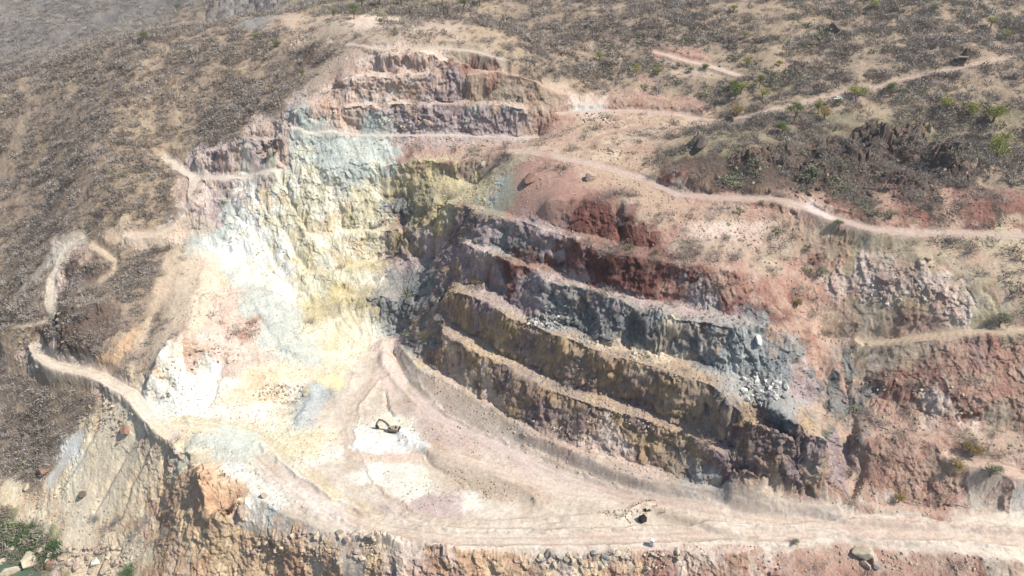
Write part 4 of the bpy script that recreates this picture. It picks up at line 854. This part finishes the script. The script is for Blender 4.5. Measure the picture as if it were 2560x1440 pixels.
# stone edging of the pad, berm stones
for a, b in (((1562,1292),(1580,1268)), ((1580,1268),(1612,1252)), ((1612,1252),(1640,1252)), ((1562,1292),(1578,1310))):
    for q in range(13): t_ = q/13; EXP.append((a[0]+(b[0]-a[0])*t_+rr_.uniform(-1, 1), a[1]+(b[1]-a[1])*t_+rr_.uniform(-1, 1), rr_.uniform(.22, .48), rr_.choice('dtt'), -1))
hp = hitf([e_[0] for e_ in EXP], [e_[1] for e_ in EXP]); rdd = gsamp(ROADM, hp[:, 0], hp[:, 1])
big = sorted(range(len(EXP)), key=lambda i: -EXP[i][2]/math.dist(hp[i], (0, 0, H)))
ind = set([i for i in big if rdd[i] < .3 or EXP[i][4] == -1][:262]); stuffV = {}; 
for i, (px, py, s_, k, zi) in enumerate(EXP):
    if rdd[i] > .3 and zi != -1: continue
    x, y, z = hp[i]; sh = rr_.randrange(7)
    if i in ind:
        o = bpy.data.objects.new('stone' if zi == -1 else 'boulder', rmesh(sh, k)); SC.collection.objects.link(o); o.location = (x, y, z+s_*.25); o.scale = (s_, s_*.9, s_*.9); o.rotation_euler = (rr_.uniform(-.5, .5), rr_.uniform(-.5, .5), rr_.uniform(0, 6.3))
        if zi == -1: tag(o, 'dark stone in the row edging the pad of the black tank', 'stone', 'stone edging of the pad')
        else: tag(o, ZONE[zi][9], 'boulder', ZONE[zi][8])
    else:
        Vv, Ff = SHV[sh]; R3 = np.array(Euler((rr_.uniform(-.5, .5), rr_.uniform(-.5, .5), rr_.uniform(0, 6.3))).to_matrix())
        stuffV.setdefault(k, []).append((Vv*[s_, s_*.9, s_*.9]@R3.T+[x, y, z+s_*.2], Ff))
bmq = bmesh.new(); bmesh.ops.create_icosphere(bmq, subdivisions=1, radius=1); CV = np.array([v.co[:] for v in bmq.verts]); CF = np.array([[v.index for v in f.verts] for f in bmq.faces]); bmq.free()
czz = gz(CR[:, 0], CR[:, 1]); cfl = field(CR[:, 0], CR[:, 1])
for i in range(len(CR)):
    s_ = .13+.5*gq.random()**4; c_ = cfl[i, :3]; k = 'g' if c_[0]-c_[2] < .06 and c_.mean() < .45 else ('c' if c_.mean() > .42 else ('p' if gq.random() < .5 else 't'))
    R3 = np.array(Euler(gq.random(3)*6).to_matrix()); stuffV.setdefault(k, []).append(((CV*(1+(gq.random(CV.shape)-.5)*.5))*[s_, s_*.85, s_*.7]@R3.T+[CR[i, 0], CR[i, 1], czz[i]+s_*.2], CF))
allv, allf, alm, off = [], [], [], 0
for mi, (k, lst) in enumerate(stuffV.items()):
    for v, f in lst: allv.append(v); allf.append(f+off); alm.append(np.full(len(f), mi)); off += len(v)
o = mk('rubble', np.concatenate(allv), np.concatenate(allf), m=None, smooth=False)
for k in stuffV: o.data.materials.append(RMAT[k])
o.data.polygons.foreach_set('material_index', np.concatenate(alm).astype(np.int32)); tag(o, 'loose broken stones strewn over benches, rims and slopes', 'rubble', kind='stuff')
print('rocks', len(ind), round(time.time()-T0, 1))
# --------------------------------------------------------------- river
wv = [(-320, 150), (-40, 150), (-40, 214), (-110, 214), (-150, 207), (-320, 232)]
water = bpy.data.materials.new('green_water'); water.use_nodes = True; b = water.node_tree.nodes['Principled BSDF']; b.inputs['Base Color'].default_value = (.085, .13, .085, 1); b.inputs['Roughness'].default_value = .12
wn = water.node_tree.nodes.new('ShaderNodeTexNoise'); wn.inputs['Scale'].default_value = 1.2; wb = water.node_tree.nodes.new('ShaderNodeBump'); wb.inputs['Strength'].default_value = .25; wb.inputs['Distance'].default_value = .1
water.node_tree.links.new(wn.outputs[0], wb.inputs['Height']); water.node_tree.links.new(wb.outputs[0], b.inputs['Normal'])
o = MB().add([(x, y, -56.3) for x, y in wv], [tuple(range(len(wv)))]).build('river', water); tag(o, 'still green river pool at the lower left corner', 'river', kind='structure')
# --------------------------------------------------------------- scrub and trees
def twigs(seed, n, leaf, h=1., wd=.06, ln=.5):
    """unit bush (radius 1, height about 1.1h): slender twig slivers or leaves in a rounded, broken crown"""
    g = np.random.default_rng(seed); nb = 9
    bd = g.normal(size=(nb, 3)); bd[:, 2] = np.abs(bd[:, 2])*.8+.25; bd /= np.linalg.norm(bd, axis=1)[:, None]; bc = bd*g.uniform(.45, .8, (nb, 1))
    vs, fs = [], []
    def sliver(a, b, w):
        d = b-a; s = np.cross(d, g.normal(size=3)); s /= np.linalg.norm(s)+1e-9; k = len(vs); vs.extend([a-s*w, a+s*w, b]); fs.append((k, k+1, k+2))
    for c in bc: sliver(np.zeros(3), c, .05)
    for _ in range(n):
        c = bc[g.integers(nb)]; o_ = c+g.normal(size=3)*.24; o_[2] = abs(o_[2])
        if leaf: d = g.normal(size=3)*ln*.5
        else: d = (o_*.5+[0, 0, .3])*ln*g.uniform(.4, 1.1)+g.normal(size=3)*.2
        sliver(o_, o_+d, wd*g.uniform(.6, 1.4))
    v = np.array(vs); v[:, 2] *= h; return v, np.array(fs)
DRY = [twigs(i, 210, False, .85, .020, .5) for i in range(6)]
DRYF = [twigs(20+i, 62, False, .85, .06, .5) for i in range(6)]
LEAFYF = [twigs(60+i, 62, True, .85, .14, .3) for i in range(4)]
LEAFY = [twigs(40+i, 170, True, .85, .075, .28) for i in range(4)]
def vmat(name, rgb, nz=.3, trans=0): 
    m = mat(name, rgb, .9, 0, nz, .08); return m
VM = dict(dry=vmat('dry_twigs', (.295, .25, .205)), pale=vmat('pale_twigs', (.37, .33, .29)), olive=vmat('grey_green_leaves', (.235, .245, .15)), brown=vmat('brown_twigs', (.235, .185, .15)),
          green=vmat('green_leaves', (.13, .175, .05)), bright=vmat('yellow_green_leaves', (.30, .31, .075)), deep=vmat('deep_green_leaves', (.09, .14, .05)), gold=vmat('ochre_leaves', (.30, .22, .07)), reed=vmat('reed_green', (.09, .14, .055)))
g = np.random.default_rng(5); N = 235000
yq = 146+(760-146)*g.random(N)**.9; xq = (g.random(N)*2-1)*(128+.60*yq); fq = field(xq, yq); dn = fq[:, 6]*np.clip(.66+fbm(xq, yq, 34, 3, 2)*.65+fbm(xq, yq, 9, 2, 4)*.9, .04, 1.4)
keep = (g.random(N) < dn*np.where(xq < -40, .60, .48)) & (gsamp(ROADM, xq, yq) < .2) & ((gsamp(PAINT, xq, yq) < .45) | (g.random(N) < .12)) & (slope_at(xq, yq) < 1.9)
xq, yq, fq = xq[keep], yq[keep], fq[keep]; zq = gz(xq, yq); ppx, ppy = w2p(xq, yq, zq); keep = ~((ppy > 830) & (ppx > 560) & (ppx < 2110) & (zq > -2.5) & (zq < 8.5)) & ~((ppy > 1270) & (ppx > 2000) & (zq > 0)) & (ppx > -260) & (ppx < 2820) & (ppy > -80) & (ppy < 1500)
xq, yq, zq, fq = xq[keep], yq[keep], zq[keep], fq[keep]; rq = 1.05+3.0*g.random(len(xq))**2.6; 
grn = fbm(xq, yq, 60, 2, 1)*.3+g.random(len(xq))*.6+np.where(fq[:, 1] > fq[:, 0]*.93, .35, 0)+np.where((xq > 10) & (yq > 260), .24, 0)
kind = np.where(grn > .78, 'olive', np.where(g.random(len(xq)) < .35, 'pale', np.where(g.random(len(xq)) < .35, 'brown', 'dry')))
nf = 9000; yf_ = 560+460*g.random(nf); xf_ = -.78*yf_+(.75*yf_)*g.random(nf); zf_ = gz(xf_, yf_); kf = (fbm(xf_, yf_, 70, 3, 1) > -.35) & (np.abs(xf_) < 140+.61*yf_)
xq = np.r_[xq, xf_[kf]]; yq = np.r_[yq, yf_[kf]]; zq = np.r_[zq, zf_[kf]]; rq = np.r_[rq, g.uniform(2.4, 4.6, kf.sum())]; kind = np.r_[kind, np.where(g.random(kf.sum()) < .5, 'dry', 'pale')]
dist = np.sqrt(xq**2+yq**2+(H-zq)**2); ordr = np.argsort(-rq/dist)
qx, qy = w2p(xq, yq, zq); vis = [i for i in ordr if 5 < qx[i] < 2555 and 5 < qy[i] < 1435]
indv = set(vis[:300]); protos = {}
STF = {k: ([], [], 0) for k in ('olive', 'pale', 'brown', 'dry')}; acc = {k: [[], [], 0] for k in STF}
for i in range(len(xq)):
    k = str(kind[i]); nr = dist[i] < 330 or i in indv; T = (LEAFY if nr else LEAFYF) if k == 'olive' else (DRY if nr else DRYF); ti = int(g.integers(len(T))); v, f = T[ti]; a = g.random()*6.283; r = rq[i]; hz = g.uniform(.75, 1.15)
    if i in indv:
        if (k, ti) not in protos:
            me = bpy.data.meshes.new('dry_shrub'); me.from_pydata(v.tolist(), [], f.tolist()); me.materials.append(VM[k]); protos[k, ti] = me
        nm = 'green_shrub' if k == 'olive' else 'dry_shrub'; o = bpy.data.objects.new(nm, protos[k, ti]); SC.collection.objects.link(o)
        o.location = (xq[i], yq[i], zq[i]-.05); o.scale = (r, r, r*hz); o.rotation_euler = (0, 0, a)
        px_, py_ = w2p(xq[i], yq[i], zq[i])
        zone = 'the steep slope at lower left' if px_ < 640 and py_ > 600 else ('the hillside left of the pit' if px_ < 900 else ('the benches and slopes right of the pit' if py_ > 560 else 'the hillside above the pit'))
        lk = {'olive': 'grey-green leafy', 'pale': 'pale leafless', 'brown': 'brown leafless', 'dry': 'grey leafless'}[k]
        tag(o, f'{lk} shrub growing on {zone}', 'shrub', f'{lk} shrubs on {zone}')
    else:
        c, s = math.cos(a), math.sin(a); A = acc[k]; vv = np.c_[(v[:, 0]*c-v[:, 1]*s)*r+xq[i], (v[:, 0]*s+v[:, 1]*c)*r+yq[i], v[:, 2]*r*hz+zq[i]-.05]
        A[0].append(vv.astype(np.float32)); A[1].append(f+A[2]); A[2] += len(v)
for k, nm, lb in (('olive', 'green_scrub', 'grey-green scrub covering the hillsides'), ('pale', 'pale_scrub', 'pale dry scrub covering the hillsides'), ('brown', 'brown_scrub', 'brown dry scrub covering the hillsides'), ('dry', 'grey_scrub', 'grey leafless scrub covering the hillsides')):
    A = acc[k]; o = mk(nm, np.concatenate(A[0]), np.concatenate(A[1]), m=VM[k], smooth=False); tag(o, lb, 'scrub', kind='stuff')
print('scrub', len(xq), round(time.time()-T0, 1))
TREES = [(1830,225,24,'green','green tree left of the cluster by the upper track'),(1852,236,28,'bright','yellow-green tree in the middle of the cluster by the upper track'),(1836,250,34,'green','lowest bright green tree of the cluster by the upper track'),(1897,222,32,'green','dark green tree right of the cluster by the upper track'),(1906,250,28,'bright','yellow-green round tree right of the cluster, lower'),
 (1985,306,46,'green','large green tree standing just below the hill road'),(2045,285,32,'bright','yellow-green upright tree right of the large green one'),(1955,338,44,'green','bright green spreading bush below the large tree'),(2097,266,22,'green','green bush beside the white pickup'),(2225,243,30,'green','green tree beside the hill road near its middle'),(2140,248,44,'bright','low yellow-green bush along the hill road'),
 (2490,408,56,'bright','bright yellow-green tree alone on the dark crags at right'),(2362,288,38,'bright','yellow-green tree with pale trunk on the right hillside'),(2425,292,40,'bright','low yellow-green bush right of the pale-trunked tree'),(2482,306,54,'bright','widest yellow-green bush near the right picture edge'),(2060,300,40,'gold','ochre-leaved bush below the yellow-green upright tree'),
 (1843,290,36,'gold','ochre bush above the end of the middle road'),(1500,152,22,'bright','yellow-green tree left of the pink bare patch'),(1590,190,26,'bright','yellow-green tree right of the pink bare patch'),(1645,186,26,'bright','low yellow-green bush between the pink patch and the track'),(1725,182,20,'green','green bush below the bare pink track'),(1762,175,20,'green','green bush under the bare pink track, right one'),
 (1865,165,22,'bright','yellow-green tree at the end of the pink track'),(1948,165,18,'bright','lone yellow-green bush right of the pink track end'),(905,22,34,'deep','dark green tree at the top above the cream cutting'),(950,16,34,'deep','dark green tree at the top, second above the cream cutting'),(885,48,30,'green','green tree just left of the cream cutting'),(1005,14,30,'deep','dark green tree at the top above the white scar'),
 (1160,24,28,'green','green tree at the top, left of a pair'),(1200,16,26,'green','green tree at the top, right of a pair'),(835,46,20,'green','small round green tree on the pale dirt at the top'),(950,60,18,'green','small green bush in the pale dirt cutting'),(1105,12,26,'deep','dark green tree at the top picture edge, centre'),(362,106,22,'green','lone green tree on the left ridge line'),
 (445,30,18,'green','small green tree under the far grey cliff'),(640,98,18,'bright','yellow-green bush left of the dirt road head'),(693,118,22,'green','green bush above the rocky outcrop'),(755,190,20,'green','green bush beside the path on the pit shoulder'),(2180,28,22,'bright','yellow-green tree near the top, right of centre'),(1833,32,22,'bright','yellow-green tree near the top, left of the dirt track'),
 (2332,36,20,'green','green tree at the top of the right hillside'),(2475,72,26,'bright','yellow-green tree above the thatched hut'),(2512,102,20,'bright','small yellow-green tree right of the thatched hut'),(1860,100,18,'bright','yellow-green tree in the middle of the upper hillside'),
 (1992,768,30,'gold','olive bush on the bench beside the red face'),(1640,636,20,'green','small green bush beside the cone of soil'),(1575,626,22,'green','small green bush left of the cone of soil'),(2465,820,24,'olive','grey-green bush left of two on the right-hand track'),(2498,815,40,'olive','grey-green bush at the right-hand track near the edge'),(2050,690,34,'olive','grey-green bush on the bench corner'),
 (2095,568,22,'green','green bush under the middle road'),(1848,536,26,'olive','grey-green bush on the slope under the middle road'),(2225,548,34,'olive','olive bush by the pink cutting'),(2245,1256,30,'gold','olive bush at the foot of the red bench'),(1985,1362,22,'olive','grey-green bush at the road edge, lower right'),
 (333,1438,44,'reed','green bush at the bottom edge right of the river boulders'),(240,1304,20,'pale','grey leafless bush on the lower scree, left of two'),(302,1304,22,'pale','grey leafless bush on the lower scree, right of two'),(2430,1140,44,'gold','ochre bush on the long red bank, left'),(2380,1180,40,'gold','ochre bush low on the long red bank'),(2475,1190,44,'olive','olive bush on the long red bank, right')]
for i, (px, py, wpx, k, lb) in enumerate(TREES):
    p = hitf(px, max(py, 2))[0]; sl_ = math.dist(p, (0, 0, H)); R_ = wpx/F*sl_*.62; o = empty('shrub' if wpx < 24 else 'tree', p, g.random()*6, lb, 'bush' if 'bush' in lb else 'tree')
    if 'bush' in lb: o.name = 'bush'
    Ht = R_*(1.5 if 'bush' not in lb else .9); dead = k in ('pale',)
    mb = MB(); mb.cyl((0, 0, -.4), (.1*R_, 0, Ht*.55), .09*R_, .05*R_, 6)
    for q in range(5): a = q*1.26; mb.cyl((.08*R_, 0, Ht*(.3+.05*q)), (math.cos(a)*R_*.5, math.sin(a)*R_*.5, Ht*(.75+.05*(q % 3))), .04*R_, .015*R_, 5)
    mb.build('trunk', M['wood'], o)
    vs, fs, off = [], [], 0; rg = np.random.default_rng(100+i)
    for q in range(8):
        v, f = twigs(500+i*9+q, 150, not dead, .8, .05 if not dead else .03, .25 if not dead else .5); a = rg.random()*6.283; rad = R_*.52*math.sqrt(rg.random()); sc_ = R_*rg.uniform(.34, .58)
        vs.append(v*sc_+[math.cos(a)*rad, math.sin(a)*rad, Ht*.45+rg.uniform(0, .55)*Ht*(1-.5*rad/R_)]); fs.append(f+off); off += len(v)
    mk('crown', np.concatenate(vs), np.concatenate(fs), m=VM[k], smooth=False, parent=o)
# reeds on the river bank: uncountable
vs, fs, off = [], [], 0
for q in range(150):
    px, py = g.uniform(-10, 150), g.uniform(1312, 1405)
    if px > 100 and py < 1350: continue
    p = hitf(px, py)[0]; v, f = LEAFY[q % 4]; s_ = g.uniform(1.2, 2.6); vs.append(v*[s_, s_, s_*1.1]+p); fs.append(f+off); off += len(v)
o = mk('river_reeds', np.concatenate(vs), np.concatenate(fs), m=VM['reed'], smooth=False); tag(o, 'green reeds and bushes crowding the river bank', 'reeds', kind='stuff')
# dry grass tufts on benches and bare slopes
N = 30000; yq = 146+(420-146)*g.random(N); xq = (g.random(N)*2-1)*(128+.60*yq); fq = field(xq, yq)
keep = (fq[:, 6] > .06) & (g.random(N) < .22) & (slope_at(xq, yq) < 1.6) & (gsamp(ROADM, xq, yq) < .1) & (fbm(xq, yq, 20, 3, 5) > -.1) & ((gz(xq, yq) > 9) | (xq < -90))
xq, yq = xq[keep], yq[keep]; zq = gz(xq, yq); vs, fs, off = [], [], 0
TF = [twigs(70+i, 26, False, .8, .06, .5) for i in range(4)]
for i in range(len(xq)):
    v, f = TF[i % 4]; s_ = g.uniform(.35, .9); vs.append(v*s_+[xq[i], yq[i], zq[i]]); fs.append(f+off); off += len(v)
o = mk('dry_grass', np.concatenate(vs), np.concatenate(fs), m=vmat('straw', (.32, .27, .16)), smooth=False); tag(o, 'dry straw-coloured grass tufts on benches and slopes', 'grass', kind='stuff')
print('plants', round(time.time()-T0, 1))
# --------------------------------------------------------------- haze
HAZE = .00010
if HAZE:
    hz = MB().box((-100, 750, 210), (3200, 1860, 620)).build('haze', bpy.data.materials.new('haze_air')); hm = hz.data.materials[0]; hm.use_nodes = True; t = hm.node_tree; t.nodes.remove(t.nodes['Principled BSDF'])
    pv = t.nodes.new('ShaderNodeVolumePrincipled'); pv.inputs['Density'].default_value = HAZE; pv.inputs['Color'].default_value = (.9, .93, 1, 1); pv.inputs['Anisotropy'].default_value = .2
    t.links.new(pv.outputs[0], t.nodes['Material Output'].inputs['Volume']); tag(hz, 'thin pale haze over the valley', 'haze', kind='stuff')
    SC.cycles.volume_bounces = 0
print('done', round(time.time()-T0, 1))
